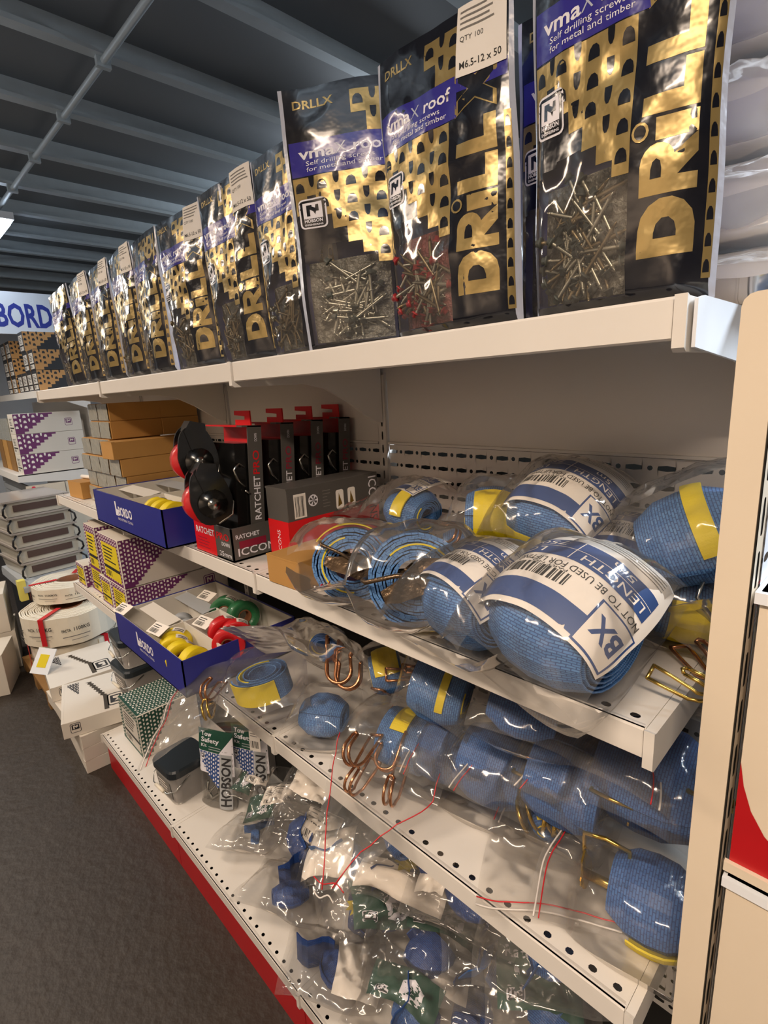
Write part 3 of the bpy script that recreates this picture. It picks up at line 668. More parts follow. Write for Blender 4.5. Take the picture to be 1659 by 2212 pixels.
def tray(label, X, Y, h, loc, rz):
    o = thing('display_tray', label, 'tray', loc, (0, 0, R(rz))); t = .004
    mb = MB()
    mb.box((-X / 2, -Y / 2, 0), (X / 2, -Y / 2 + t, h), 'tray_blue'); mb.box((X / 2 - t, -Y / 2, 0), (X / 2, Y / 2, h), 'tray_blue')
    mb.box((-X / 2, Y / 2 - t, 0), (X / 2, Y / 2, h), 'tray_blue'); mb.box((-X / 2, -Y / 2, 0), (-X / 2 + t, Y / 2, h), 'tray_blue')
    mb.box((-X / 2, -Y / 2, 0), (X / 2, Y / 2, t), 'tray_blue'); mb.build('tray_shell', o)
    mb = MB()
    for a, b in (((-X / 2 + t, -Y / 2 + t, t), (X / 2 - t, -Y / 2 + 1.8 * t, h - .003)), ((-X / 2 + t, Y / 2 - 1.8 * t, t), (X / 2 - t, Y / 2 - t, h - .003)), ((-X / 2 + t, -Y / 2 + t, t), (-X / 2 + 1.8 * t, Y / 2 - t, h - .003)), ((X / 2 - 1.8 * t, -Y / 2 + t, t), (X / 2 - t, Y / 2 - t, h - .003)), ((-X / 2 + t, -Y / 2 + t, t), (X / 2 - t, Y / 2 - t, t + .002))):
        mb.box(a, b, 'tray_inside')
    mb.build('white_lining', o)
    for k in (1,):
        mb = MB(); mb.box((-X / 2 + k * X / 2 - .002, -Y / 2 + t, t), (-X / 2 + k * X / 2 + .002, Y / 2 - t, h - .006), 'tray_inside'); mb.build('divider', o)
    for k in (1, 2):
        mb = MB(); y = -Y / 2 + k * Y / 3; mb.box((-X / 2 + t, y - .002, t), (X / 2 - t, y + .002, h - .006), 'tray_inside'); mb.build('divider', o)
        mb = MB(); mb.add([(-X / 2 + .02, y - .055, h - .012), (-X / 2 + X / 2 - .02, y - .055, h - .012), (-X / 2 + X / 2 - .02, y, h - .004), (-X / 2 + .02, y, h - .004)], [(0, 1, 2, 3)], 'light_grey' if k == 2 else 'tray_inside'); mb.build('divider_flap', o)
    p = Print(face((X, Y, h), 'front')); k = h * .42
    p.text('BORDO', X * .40, h * .45, k * .62, 'foil_white', 1, .03, width=X * .20); p.text('INDUSTRIAL TOOLS', X * .38, h * .3, k * .18, 'foil_white', 1, 0, width=X * .22)
    bx_ = X * .355; p.poly([(bx_, h * .42), (bx_ + X * .04, h * .42), (bx_ + X * .045, h * .6), (bx_ + X * .02, h * .62), (bx_ + X * .02, h * .84), (bx_, h * .84)], 'foil_white', 1)
    p.build('lettering', o); return o
def price_tag(label, loc, rz, tilt=25):
    o = thing('price_tag', label, 'price tag', loc, (R(tilt), 0, R(rz))); p = Print(lambda a, b, n: (a - .04, b, n)); mb = p.mb; mb.box((-.04, 0, -.0006), (.04, .045, 0), 'paper_white'); mb.build('card', o)
    p = Print(lambda a, b, n: (a - .04, b, n)); p.barcode(.008, .006, .045, .016, 'ink_black', 1, 3, 14); p.lines(.008, .034, .06, 2, .008, .003, 'ink_black', 1, 4); p.build('barcode', o)
T1 = (-1.592, -.308, Z2 + .001); tray('upper blue cardboard tray with white BORDO lettering, on the second shelf', .615, .40, .115, T1, 0)
for k, (dx, dy, tl) in enumerate(((.10, -.13, 8), (.16, -.135, 20), (.215, -.13, 32))):
    tape_roll('tape_roll', 'yellow tape roll standing in the upper blue tray, %s' % ('left', 'middle', 'right')[k], (T1[0] + dx, T1[1] + dy, Z2 + .072), (R(90), R(tl), R(70 + tl)), .046, .03, 'strap_yellow', group='yellow tape rolls in upper tray')
tape_roll('strap_roll', 'green strap roll at the back of the upper blue tray', (T1[0] + .02, T1[1] + .10, Z2 + .095), (R(75), 0, R(40)), .05, .045, 'strap_green')
tape_roll('tape_roll', 'red tape roll at the back right of the upper blue tray', (T1[0] + .20, T1[1] + .12, Z2 + .06), (R(70), 0, R(60)), .04, .03, 'strap_red')
mb = MB(); mb.box((-.07, -.045, 0), (.07, .045, .095), 'label_yellow'); o = T(mb.build('yellow_sleeve', None, (T1[0] + .2, T1[1] - .01, Z2 + .008)), 'yellow printed card sleeve in the upper blue tray', 'card')
p = Print(lambda a, b, n: (a, b, .095 + n)); p.text('WEBBING', -.05, -.01, .02, 'ink_black', 1, .01, width=.1); p.build('lettering', o)

T2 = (-1.53, -.33, Z3 + .001); tray('lower blue cardboard tray full of coloured tape rolls, on the third shelf', .57, .40, .118, T2, 0)
for k, (dx, dy, tl) in enumerate(((.05, -.12, -10), (.10, -.145, 5), (.155, -.15, 20), (.225, -.14, 40))):
    tape_roll('tape_roll', 'yellow tape roll in the lower blue tray, ' + ('farthest left', 'second from left', 'third from left', 'nearest the tray corner')[k], (T2[0] + dx, T2[1] + dy, Z3 + .07), (R(90), R(tl), R(60 + tl)), .05, .034, 'strap_yellow', group='yellow tape rolls in lower tray')
for k, (dx, dy) in enumerate(((.16, .0), (.215, .015), (.25, -.03))):
    tape_roll('tape_roll', 'glossy red tape roll in the lower blue tray, ' + ('left', 'middle', 'right')[k] + ' of three', (T2[0] + dx, T2[1] + dy, Z3 + .10), (R(90), 0, R(75 - 12 * k)), .052, .036, 'strap_red', group='red tape rolls in lower tray')
for k, (dx, dy) in enumerate(((-.02, .10), (.07, .12))):
    tape_roll('strap_roll', 'green strap roll at the back of the lower blue tray, ' + ('front', 'rear')[k] + ' one', (T2[0] + dx, T2[1] + dy, Z3 + .09), (R(80), 0, R(50 + 30 * k)), .055, .05, 'strap_green', group='green strap rolls in lower tray')
for k, (dx, dy) in enumerate(((-.14, -.02), (-.07, -.03))):
    tape_roll('tape_roll', 'dull grey tape roll in the shaded left cell of the lower blue tray, ' + ('left', 'right')[k] + ' one', (T2[0] + dx, T2[1] + dy, Z3 + .045), (R(90), 0, R(60)), .04, .035, 'light_grey', lab=False)
for k, (a, b) in enumerate(((-.25, -.2), (.03, -.185), (-.12, .06), (.1, -.06))):
    price_tag('white barcode price tag clipped to the lower blue tray, ' + ('left front corner', 'front edge middle', 'rear divider', 'middle divider')[k], (T2[0] + a, T2[1] + b, Z3 + .121), 8)

# carton with half-moon stepped print
def moon_carton(name, label, dims, loc, rz, base, col, fg, labelcol='label_yellow', endpat=True, logo=True, group=None, toppat=False, cell=.0125, endlab=True, tri=True, tilt=(0, 0)):
    X, Y, Z = dims; o = carton(name, label, 'box', dims, loc, rz, base, group, False, tilt)
    mb = MB(); p = Print(face(dims, 'right'), mb=mb); cw = cell; ch = cell * 1.35; n = int(Y * .62 / cw)
    full = Z / ch
    p.steps(.001, Z - .001, cw, ch, [max(0, min(full - .05, full * (1.15 - 1.2 * i / n))) if tri else full - .05 for i in range(n)], col, fg, layer=1)
    if logo: pl = Print(face(dims, 'right')); pl.logo(Y * .74, Z * .28, min(Z * .42, .06), col, base, 1, False); pl.build('logo_print', o)
    mb.build('side_print', o); mb = MB(); p = Print(face(dims, 'front'), mb=mb)
    if endpat:
        ch2 = cell * 1.1; p.steps(.001, Z - .001, cell, ch2, [Z / ch2 - .05] * int(X / cell - .1), col, fg, layer=1)
    if endlab:
        x0, x1, y0, y1 = X * .16, X * .9, Z * .07, Z * .84; p.rect(x0, y0, x1, y1, labelcol, 4)
        p.rect(x0, y0 + (y1 - y0) * .27, x1, y0 + (y1 - y0) * .36, 'ink_black', 5)
        w_ = x1 - x0; p.lines(x0 + w_ * .1, y1 - Z * .1, w_ * .8, 5, Z * .075, Z * .03, 'ink_black', 5, int(X * 1000)); p.barcode(x0 + w_ * .08, y0 + Z * .05, w_ * .4, Z * .12, 'ink_black', 5, 2, 7)
    if toppat:
        mt = MB(); p = Print(face(dims, 'top'), mb=mt); ch2 = cell * 1.1; p.steps(.001, Y - .001, cell, ch2, [Y / ch2 - .05] * int(X / cell - .1), col, fg, layer=1); mt.build('top_print', o)
    if mb.f: mb.build('end_print', o)
    return o
PU = ('carton_white', 'carton_purple', 'paper_white')
Y0 = -.435
def purple(x0, x1, z0, z1, lab, ln=.36, dy=0): moon_carton('purple_carton', lab, (x1 - x0 - .004, ln, z1 - z0 - .002), ((x0 + x1) / 2, Y0 + dy + ln / 2, Z3 + z0), 0, *PU, group='purple cartons on the third shelf', cell=.0135)
purple(-2.70, -2.56, 0, .11, 'small purple carton at the far left end of the third shelf', .14)
purple(-2.54, -2.32, 0, .135, 'purple carton with yellow label, left of the bottom row', dy=.02)
purple(-2.32, -2.17, 0, .125, 'narrow purple carton in the middle of the bottom row')
purple(-2.17, -1.98, 0, .13, 'purple carton with yellow label, right end of the bottom row', .44)
purple(-2.55, -2.45, .137, .33, 'slim purple carton at the left of the upper row', dy=.05)
purple(-2.43, -2.27, .137, .345, 'tall purple carton with yellow label, middle of the upper row')
purple(-2.24, -1.98, .132, .335, 'large purple carton with yellow label, right end of the upper row', .42)

# ratchet display with four carded packs
o = thing('ratchet_display_box', 'red and grey RATCHET PRO display box on the second shelf', 'display box', (-1.12, -.255, Z2))
X, Y, Z = .21, .38, .088; mb = MB(); t = .004
mb.box((-X / 2, -Y / 2, 0), (X / 2, -Y / 2 + t, Z), 'pack_grey'); mb.box((X / 2 - t, -Y / 2, 0), (X / 2, Y / 2, Z), 'pack_grey'); mb.box((-X / 2, -Y / 2, 0), (-X / 2 + t, Y / 2, Z), 'pack_grey'); mb.box((-X / 2, Y / 2 - t, 0), (X / 2, Y / 2, Z), 'pack_grey'); mb.box((-X / 2, -Y / 2, 0), (X / 2, Y / 2, t), 'pack_dark'); mb.build('tray', o)
mb = MB(); p = Print(face((X, Y, Z), 'front'), mb=mb); p.rect(.001, .001, X * .58, Z - .001, 'pack_red', 1); p.text('RATCHET', X * .06, Z * .62, Z * .2, 'foil_white', 2, .02, width=X * .5); p.text('PRO', X * .62, Z * .6, Z * .22, 'pack_red', 2, .02, width=X * .32)
p.text('DOWN', X * .74, Z * .42, Z * .12, 'foil_white', 2, .01, width=X * .2); p.text('25mm', X * .66, Z * .1, Z * .15, 'foil_white', 2, 0, width=X * .3); p.lines(X * .08, Z * .45, X * .4, 4, Z * .1, Z * .025, 'pack_dimred', 2, 3)
mb.build('front_print', o); mb = MB(); p = Print(face((X, Y, Z), 'right'), mb=mb); p.text('RATCHET', .012, Z * .66, Z * .13, 'foil_white', 1, .02, width=.07); p.text('ICCONS', .015, Z * .14, Z * .24, 'foil_white', 1, .01, width=.13); p.rect(.02, Z * .36, .1, Z * .58, 'pack_dimred', 1); mb.build('printing', o)
def ratchet_handle(parent, loc, rot, sc=1):
    mb = MB(); n = 18   # black ratchet body with red strap between two cheeks
    prof = [(.052 * math.cos(R(a)) * (1.05 if a < 180 else 1), .052 * math.sin(R(a))) for a in range(0, 360, 20)]
    pr0 = [(-.045, .03), (-.05, 0), (-.04, -.045), (-.01, -.062), (.03, -.055), (.05, -.02), (.048, .03), (.03, .075), (0, .088), (-.03, .07)]
    prof = []
    for i in range(10):
        p0, p1, p2, p3 = (Vector(pr0[(i + k) % 10]) for k in (-1, 0, 1, 2))
        for t in (0, .33, .67): q_ = .5 * (2 * p1 + (p2 - p0) * t + (2 * p0 - 5 * p1 + 4 * p2 - p3) * t * t + (3 * p1 - p0 - 3 * p2 + p3) * t ** 3); prof.append((q_.x, q_.y))
    for a in (-.03, .022): mb.prism(prof, lambda p, q, h: (p * sc, h * sc, q * sc), a, a + .008, 'blister_black')
    ob_ = mb.build('ratchet_body', parent, loc, rot)
    mb = MB(); mb.lathe([(.01, -.018), (.053 * sc, -.022), (.053 * sc, .022), (.01, .022)], 'strap_red', 20); s = mb.build('red_strap', ob_, (-.010, 0, -.004), (R(90), 0, 0))
    for yy_, rr_ in ((-.031, .036), (-.035, .014)):
        mb = MB(); mb.lathe([(0, 0), (rr_ * .9, 0), (rr_, .002), (rr_, .005), (0, .005)], 'blister_black' if rr_ > .02 else 'chrome', 18); mb.build('hub_cap', ob_, (0, yy_ * sc, -.008), (R(90), 0, 0))
    mb = MB(); mb.prism([(-.012, .02), (.03, .03), (.035, .085), (.0, .098), (-.02, .075)], lambda p, q, h: (p * sc, h * sc, q * sc), -.036, .03, 'blister_black'); mb.build('handle', ob_)
    mb = MB(); mb.tube([(.04 * sc, -.026, .0), (.052 * sc, -.028, -.02), (.04 * sc, -.029, -.05), (0, -.029, -.062)], .0025, 'chrome', 6); mb.build('rim', ob_)
    return ob_
for i in range(4):
    y = -.418 + i * .101
    q = thing('ratchet_pack', 'carded red and black ratchet pack, %s in the display box' % ('front', 'second', 'third', 'rear')[i], 'ratchet', (-1.12, y, Z2 + .02), (R(-4), 0, 0), 'ratchet packs')
    H_ = .335; mb = MB(); mb.box((-.095, .07, 0), (.07, .074, H_ - .01), 'pack_red'); mb.box((.07, .07, 0), (.095, .074, H_ - .01), 'pack_grey'); mb.build('back_card', q)
    mb = MB(); mb.box((.094, .034, 0), (.098, .074, H_ - .01), 'pack_grey'); mb.build('spine', q)
    mb = MB(); mb.box((-.097, .018, H_ - .014), (.072, .074, H_ - .010), 'pack_red'); mb.box((.072, .018, H_ - .014), (.098, .074, H_ - .010), 'pack_grey'); mb.build('top_flap', q)
    mb = MB(); mb.prism([(-.03, 0), (.05, 0), (.045, .04), (-.035, .04), (-.035, .028), (.02, .025), (.02, .016), (-.03, .016)], lambda p, b, h: (p, h, H_ - .012 + b), .072, .076, 'pack_red'); mb.build('hang_tab', q)
    mb = MB(); p = Print(lambda a, b, n: (.098 + n, .034 + a, b), mb=mb)
    p.text('RATCHET', .030, .08, .019, 'foil_white', 1, .015, rot=90, width=.115); p.text('PRO', .030, .2, .019, 'pack_red' if i == 0 else 'pack_dimred', 1, .015, rot=90, width=.062); p.text('DOWN', .026, .285, .008, 'foil_white', 1, 0, rot=90, width=.02); mb.build('lettering', q)
    mb = MB(); mb.box((-.06, .0, .02), (.088, .07, .28), 'blister_black'); mb.build('blister', q)
    if i == 0:
        ratchet_handle(q, (-.035, -.045, .24), (0, R(-10), R(78)), 1.0); ratchet_handle(q, (.055, -.06, .142), (0, R(-14), R(78)), 1.0)
    mb = MB(); mb.tube([(.097, .02, .17), (.099, -.0, .19), (.098, -.01, .215), (.098, .005, .23), (.097, .02, .22)], .003, 'chrome', 6); mb.tube([(.097, .02, .16), (.098, .034, .15)], .003, 'chrome', 6); mb.build('wire_hook', q)
# ICCONS carton
o = carton('iccons_carton', 'grey over red ICCONS carton with barcode, beside the ratchet display', 'box', (.088, .30, .195), (-.90, -.225, Z2), 0, 'pack_grey')
D = (.088, .30, .195); mb = MB(); p = Print(face(D, 'right'), mb=mb); p.rect(.0, .0, .3, .114, 'pack_red', 1); p.rect(.02, .118, .056, .178, 'paper_white', 1); p.barcode(.024, .122, .028, .05, 'ink_black', 2, 5, 10)
p.poly([(.078 + .015 * math.cos(R(a)), .155 + .015 * math.sin(R(a))) for a in range(0, 360, 30)], 'foil_white', 1); p.poly([(.078 + .012 * math.cos(R(a)), .155 + .012 * math.sin(R(a))) for a in range(0, 360, 30)], 'pack_grey', 2)
for a in range(0, 360, 60): p.poly([(.078, .155), (.078 + .012 * math.cos(R(a - 12)), .155 + .012 * math.sin(R(a - 12))), (.078 + .012 * math.cos(R(a + 12)), .155 + .012 * math.sin(R(a + 12)))], 'foil_white', 3)
p.lines(.108, .172, .025, 6, .008, .002, 'ink_grey', 1, 2)
for a in (.15, .19): p.rrect(a, .118, a + .026, .168, .006, 'paper_white', 1); p.poly([(a + .006, .124), (a + .02, .13), (a + .01, .16)], 'zinc_gold', 2)
p.text('ICCONS', .265, .186, .03, 'foil_white', 1, .005, rot=-90, width=.12)
mb.build('side_print', o); mb = MB(); p = Print(face(D, 'front'), mb=mb); p.rect(0, 0, .088, .114, 'pack_red', 1); p.text('ICCONS', .05, .02, .014, 'foil_white', 2, 0, rot=90, width=.07); mb.build('printing', o)
carton('kraft_carton', 'small open-topped kraft box at the shelf edge in front of the grey and red carton', 'box', (.118, .15, .066), (-.768, -.385, Z2), 2, 'kraft')

# ================================================================== BAGGED STRAP ROLLS
def ribbon(mb, pts, nrm, width, th, m, u0=0.0):
    """flat strap following 3D points in the plane across its width axis; pts list of (x, z)"""
    V = []; UV = []; F = []; L = u0; n = len(pts)
    for i, (x, zz) in enumerate(pts):
        if i: L += math.hypot(x - pts[i - 1][0], zz - pts[i - 1][1])
        a = pts[max(0, i - 1)]; b = pts[min(n - 1, i + 1)]; tx, tz = b[0] - a[0], b[1] - a[1]; k = math.hypot(tx, tz) or 1; ox, oz = -tz / k * th / 2, tx / k * th / 2
        for sx, y in ((1, -width / 2), (1, width / 2), (-1, width / 2), (-1, -width / 2)):
            V.append((x + sx * ox, y, zz + sx * oz)); UV.append((L, y + width))
    for i in range(n - 1):
        for j in range(4): F.append((i * 4 + j, i * 4 + (j + 1) % 4, i * 4 + 4 + (j + 1) % 4, i * 4 + 4 + j))
    F += [(0, 1, 2, 3), tuple((n - 1) * 4 + j for j in (3, 2, 1, 0))]
    mb.add(V, F, m, False, UV)
def barrel(mb, r1):
    mb.v = [(x * k, y, zz * k) for x, y, zz in mb.v for k in (math.sqrt(max(.3, 1 - (abs(y) / (r1 * 1.12)) ** 2.4)),)]
def roll_parts(o, r0, r1, w_, squash, m, seed, yellow=True, turns=6, off=(0, 0, 0), rot=(0, 0, 0), brl=False, swap=False, ya=None, yw=None):
    """wound strap, axis along local y"""
    pts = []; N = turns * 22
    for k in range(N + 1):
        a = 2 * PI * k / 22 + seed; rr = r0 + (r1 - r0) * k / N + .0012 * math.sin(a * 3.3 + seed)
        pts.append((rr * math.cos(a), rr * math.sin(a) * squash))
    mb = MB()
    if brl:   # several narrow windings side by side, rounded into a bundle
        nb = 4
        for q in range(nb):
            b0 = len(mb.v); ribbon(mb, pts, None, w_ / nb * 1.04, .0034, m); yo = (q - (nb - 1) / 2) * w_ / nb
            for j in range(b0, len(mb.v)):
                x_, y_, z_ = mb.v[j]; mb.v[j] = (x_, y_ + yo, z_); u_ = mb.uv[j]; mb.uv[j] = (u_[1] + yo, u_[0]) if swap else (u_[0] + q * .37, u_[1])
        barrel(mb, r1)
    else: ribbon(mb, pts, None, w_, .0034, m)
    ro = mb.build('strap_roll', o, off, rot)
    if yellow:
        a0 = seed * 2.1 if ya is None else R(ya); pts = [((r1 + .0055) * math.cos(a0 + t * .08), (r1 + .0055) * squash * math.sin(a0 + t * .08)) for t in range(23)]
        mb = MB(); wy = w_ * (yw or (.3 if brl else .6))
        if brl:
            for q in range(4):
                b0 = len(mb.v); ribbon(mb, pts, None, wy / 4, .003, 'strap_yellow'); yo = (q - 1.5) * wy / 4 - (w_ - wy) * .2
                for j in range(b0, len(mb.v)): mb.v[j] = (mb.v[j][0], mb.v[j][1] + yo, mb.v[j][2])
            barrel(mb, r1)
        else: ribbon(mb, pts, None, wy, .0022, 'strap_yellow')
        mb.build('yellow_end', ro)
        r2 = r0 + (r1 - r0) * .55; pts = [((r2) * math.cos(a0 + 1 + t * .2), r2 * squash * math.sin(a0 + 1 + t * .2)) for t in range(16)]
        mb = MB(); ribbon(mb, pts, None, w_ * 1.05, .003, 'strap_yellow')
        if brl: barrel(mb, r1)
        mb.build('yellow_layer', ro)
    return ro
def buckle(o, loc, rot, s=1.0, m='zinc_gold'):
    """ratchet buckle: two cheek plates, toothed spool, handle bow"""
    mb = MB(); W_ = .034 * s
    prof = [(-.06, -.012), (-.04, -.02), (.0, -.022), (.02, -.026), (.04, -.016), (.05, .0), (.044, .02), (.02, .03), (-.005, .022), (-.035, .012), (-.06, .008)]
    for y in (-W_, W_ - .003): mb.prism([(a * s, b * s) for a, b in prof], lambda p, q, h: (p, h, q), y, y + .003, m)
    b = mb.build('ratchet_buckle', o, loc, rot)
    mb = MB()
    for y in (-W_ - .006 * s, W_ + .003 * s):
        teeth = []
        for k in range(12): a = 2 * PI * k / 12; teeth += [(.024 * s * math.cos(a), .024 * s * math.sin(a)), (.019 * s * math.cos(a + .3), .019 * s * math.sin(a + .3))]
        mb.prism([(.02 * s + p, q) for p, q in teeth], lambda p, q, h: (p, h, q), y, y + .0025, m)
    mb.tube([(.02 * s, -W_ - .006, 0), (.02 * s, W_ + .006, 0)], .009 * s, m, 8); mb.build('spool', b)
    mb = MB(); mb.tube([(.02 * s, -W_ * 1.1, .004), (-.03 * s, -W_ * 1.15, .022 * s), (-.075 * s, -W_ * 1.1, .03 * s), (-.082 * s, 0, .032 * s), (-.075 * s, W_ * 1.1, .03 * s), (-.03 * s, W_ * 1.15, .022 * s), (.02 * s, W_ * 1.1, .004)], .0038 * s, m, 7); mb.build('handle', b)
    return b
def hook(o, loc, rot, s=1.0, m='copper_hook'):
    mb = MB()
    for y in (-.012, .012):
        P = [(0, y * 1.4, 0), (.03, y * 1.3, 0), (.07, y, 0)] + [(.07 + .026 * math.sin(R(a)), y * .7, .026 - .026 * math.cos(R(a))) for a in range(20, 181, 20)] + [(.045, y * .6, .05)]
        mb.tube([(a * s, b * s, c * s) for a, b, c in P], .0036 * s, m, 7)
    mb.tube([(0, -.018 * s, 0), (0, .018 * s, 0)], .0036 * s, m, 7)
    mb.tube([(.045 * s, -.007 * s, .05 * s), (.04 * s, 0, .051 * s), (.045 * s, .007 * s, .05 * s)], .0036 * s, m, 7)
    return mb.build('wire_hook', o, loc, rot)
def paper_label(o, R_, y0, y1, a0, a1, squash, dim=False, seed=0):
    """printed sleeve label bent over the roll; reads upside down from the aisle. arc a0..a1 degrees from +x over the top"""
    LW = R_ * R(a1 - a0); LH = y1 - y0
    def mp(a, b, n):   # a: along the text (towards -x), b: up the text (towards -y)
        an = R(a0) + a / R_; rr = R_ + n + .0025 * noise.noise(Vector((a * 30, b * 25, seed + .5)))
        yy = y1 - b; k = math.sqrt(max(.15, 1 - (abs(yy - .01) / .125) ** 2.2)); return (rr * math.cos(an) * (.6 + .4 * k), yy, rr * math.sin(an) * squash * k)
    mb = MB(); mb.grid(lambda u, v: mp(u * LW, v * LH, 0), 26, 12, 'paper_white'); lb = mb.build('paper_label', o)
    p = Print(mp, .014); B = 'ink_blue'; x = lambda k: k * LW; y = lambda k: k * LH
    p.rect(x(.07), y(.26), x(.93), y(.50), B, 2); p.rect(x(.075), y(.375), x(.925), y(.380), 'paper_white', 3); p.rect(x(.50), y(.265), x(.505), y(.495), 'paper_white', 3)
    h = LH * .075
    p.text('LENGTH', x(.28), y(.40), h, 'paper_white', 3, .0, width=x(.34), anchor='c'); p.text('5m', x(.28), y(.285), h * .9, 'paper_white', 3, 0, width=x(.12), anchor='c')
    p.text('LC', x(.72), y(.40), h, 'paper_white', 3, 0, width=x(.12), anchor='c'); p.text('750kg', x(.72), y(.285), h * .9, 'paper_white', 3, 0, width=x(.28), anchor='c')
    p.text('NOT TO BE USED FOR LIFTING', x(.06), y(.54), h * .8, 'ink_black', 2, 0, width=x(.70)); p.barcode(x(.42), y(.63), x(.36), y(.11), 'ink_black', 2, seed + 2, 20)
    p.text('PART NO.', x(.45), y(.605), h * .28, 'ink_black', 2, 0, width=x(.2))
    p.rrect(x(.30), y(.80), x(.92), y(.96), LH * .05, B, 2); p.rect(x(.02), y(.62), x(.26), y(.98), B, 2); p.rect(x(.032), y(.635), x(.248), y(.965), 'paper_white', 3)
    p.text('BX', x(.14), y(.72), LH * .15, B, 4, .03, width=x(.17), anchor='c'); p.poly([(x(.24), y(.8)), (x(.34), y(.8)), (x(.30), y(.96)), (x(.24), y(.96))], B, 2)
    for k in range(4): p.rect(x(.1), y(.06 + .035 * k), x(.85 - .07 * k), y(.068 + .035 * k), 'ink_grey', 2)
    p.build('printing', lb); return lb
def zip_line(o, f, s0, st):
    mb = MB(); P = [f(s0, t / 16, True) + Vector((0, 0, .002)) for t in range(17)]; mb.tube(P, .0011, 'zip_red', 5); settle(mb, *st, YF); z_ = mb.build('zip_strip', o)
    mb = MB(); P = [f(s0 + (.035 if s0 > .5 else -.035), t / 16, True) + Vector((0, 0, .002)) for t in range(17)]; mb.tube(P, .0016, 'zip_clear', 5); settle(mb, *st, YF); mb.build('zip_rib', z_)
SG = 'bagged ratchet straps'
def settle(mb, loc, rot, zs, yf):
    """film lies on the shelf deck, hangs in front of its lip and stays off the back panel"""
    mw = Matrix.Translation(loc) @ Euler(tuple(R(a) for a in rot)).to_matrix().to_4x4(); inv = mw.inverted(); out = []
    for v in mb.v:
        p = mw @ Vector(v)
        if p.y > -.006: p.y = -.006 - .1 * min(.1, p.y + .006)
        if p.z < zs + .002:
            if p.y > yf - .008: p.z = zs + .0015 + .0015 * noise.noise(p * 40)
            else: p.y = min(p.y, yf - .01)
        if p.x > .04: p.x = .04
        out.append(tuple(inv @ p))
    mb.v = out; return mb
def strap_bag(label, loc, rot, R_=.075, w_=.10, squash=.9, m='web_blue', seed=1, lab=None, flap=.12, buck=None, hk=None, bag=(None, None, None), zp=.92, yellow=True, axis='y', yc=0, turns=6, group=SG, roff=(0, 0, 0), arot=None, ya=None, yw=None, zside=False, tap=0.0):
    u, v, y = loc; loc = at(u, v, y=y); zs = Z2 if loc.z > Z2 - .03 else Z3
    zmin = zs + (w_ / 2 if axis == 'z' else R_ * squash) + (w_ / 2 * abs(math.sin(R(rot[0]))) if axis == 'y' else 0) + .004
    if loc.z < zmin: loc = at(u, v, z=zmin); loc.y = max(loc.y, -.42)   # rests on the deck
    o = thing('bagged_ratchet_strap', label, 'strap', loc, tuple(R(a) for a in rot), group)
    ro = {'y': (0, 0, 0), 'z': (R(90), 0, 0), 'x': (0, 0, R(90 if arot is None else arot))}[axis]
    roll_parts(o, R_ * .42, R_, w_, squash, m, seed, yellow, turns, roff, ro, axis == 'x', bool(lab), ya, yw)
    if lab: paper_label(o, R_ * 1.085 + .003, *lab, squash, seed=seed)
    if buck: buckle(o, *buck)
    for h in (hk or ()): hook(o, *h)
    ex = {'x': w_ / 2, 'y': R_, 'z': R_}[axis]; ey = {'x': R_, 'y': w_ / 2, 'z': R_}[axis]
    L = bag[0] or 2 * ex + flap + .07; B = bag[1] or 2 * ey + .06; H = bag[2] or ((w_ if axis == 'z' else 2 * R_ * squash) + .016)
    xo = flap / 2 if zp > .5 else -flap / 2
    a = ex + .04; f = pillow(L, B, H * 1.06, seed, xc=-xo, yc=yc, a=a, b=B * .52, amp=.009, droop=1.2, pw=3.0)
    def g(s, t, up):
        v = f(s, t, up)
        if tap and s > .5: v.y *= 1 - tap * ((s - .5) * 2) ** 1.5
        return v + Vector((xo, 0, 0))
    settle(bag_mesh(g), loc, rot, zs, YF).build('plastic_bag', o); zp and zip_line(o, g, zp, (loc, rot, zs))
    if zside:
        for t_ in (.04, .96):
            mb = MB(); mb.tube([g(.45 + .55 * k / 14, t_ + (.5 - t_) * .9 * max(0, k / 14 - .25) ** 1.5, True) + Vector((0, 0, .003)) for k in range(15)], .0012, 'zip_red', 5); settle(mb, loc, rot, zs, YF); mb.build('zip_strip', o)
    return o
def put(u, v, y): return (u, v, y)
# --- second shelf
LB = (-.072, .105)
BK = lambda w, s=.9, m='zinc_gold': ((w, 0, .01), (0, R(25), R(90)), s, m)
strap_bag('nearest bagged strap with big white label at the shelf front, label facing up', put(1205, 1350, -.325), (20, 4, -10), .098, .15, .90, seed=1.0, lab=(*LB, 10, 162), axis='x', flap=.02, zp=0, yellow=False, hk=[((.10, .03, -.06), (0, R(20), R(10)), .7, 'zinc_gold')])
strap_bag('bagged strap with white label left of the nearest labelled one at the shelf front', put(1020, 1300, -.31), (16, -4, -16), .080, .13, .93, seed=2.2, lab=(-.05, .09, 12, 155), axis='x', flap=.04, zp=0, yellow=False)
strap_bag('bagged strap with white label lying highest on the pile, against the back panel', put(1210, 1118, -.18), (24, 6, -6), .090, .14, .9, seed=3.1, lab=(-.06, .105, 10, 160), axis='x', flap=.12, ya=165, yw=.9)
strap_bag('bagged strap with greyer label tucked behind the nearest labelled one', put(1355, 1225, -.185), (20, 10, 4), .078, .12, .9, seed=4.3, lab=(-.05, .09, 12, 155), axis='x', flap=.10, yellow=False)
strap_bag('bagged strap showing its ratchet buckle inside a blue ring with yellow band, shelf front', put(805, 1285, -.36), (-14, 0, 46), .084, .072, .95, seed=5.2, flap=.06, turns=11, buck=((.0, -.03, .0), (0, R(-20), 0), 1.05, 'zinc_brown'), hk=[((.02, .06, .05), (R(20), 0, R(30)), .8)], zp=.06)
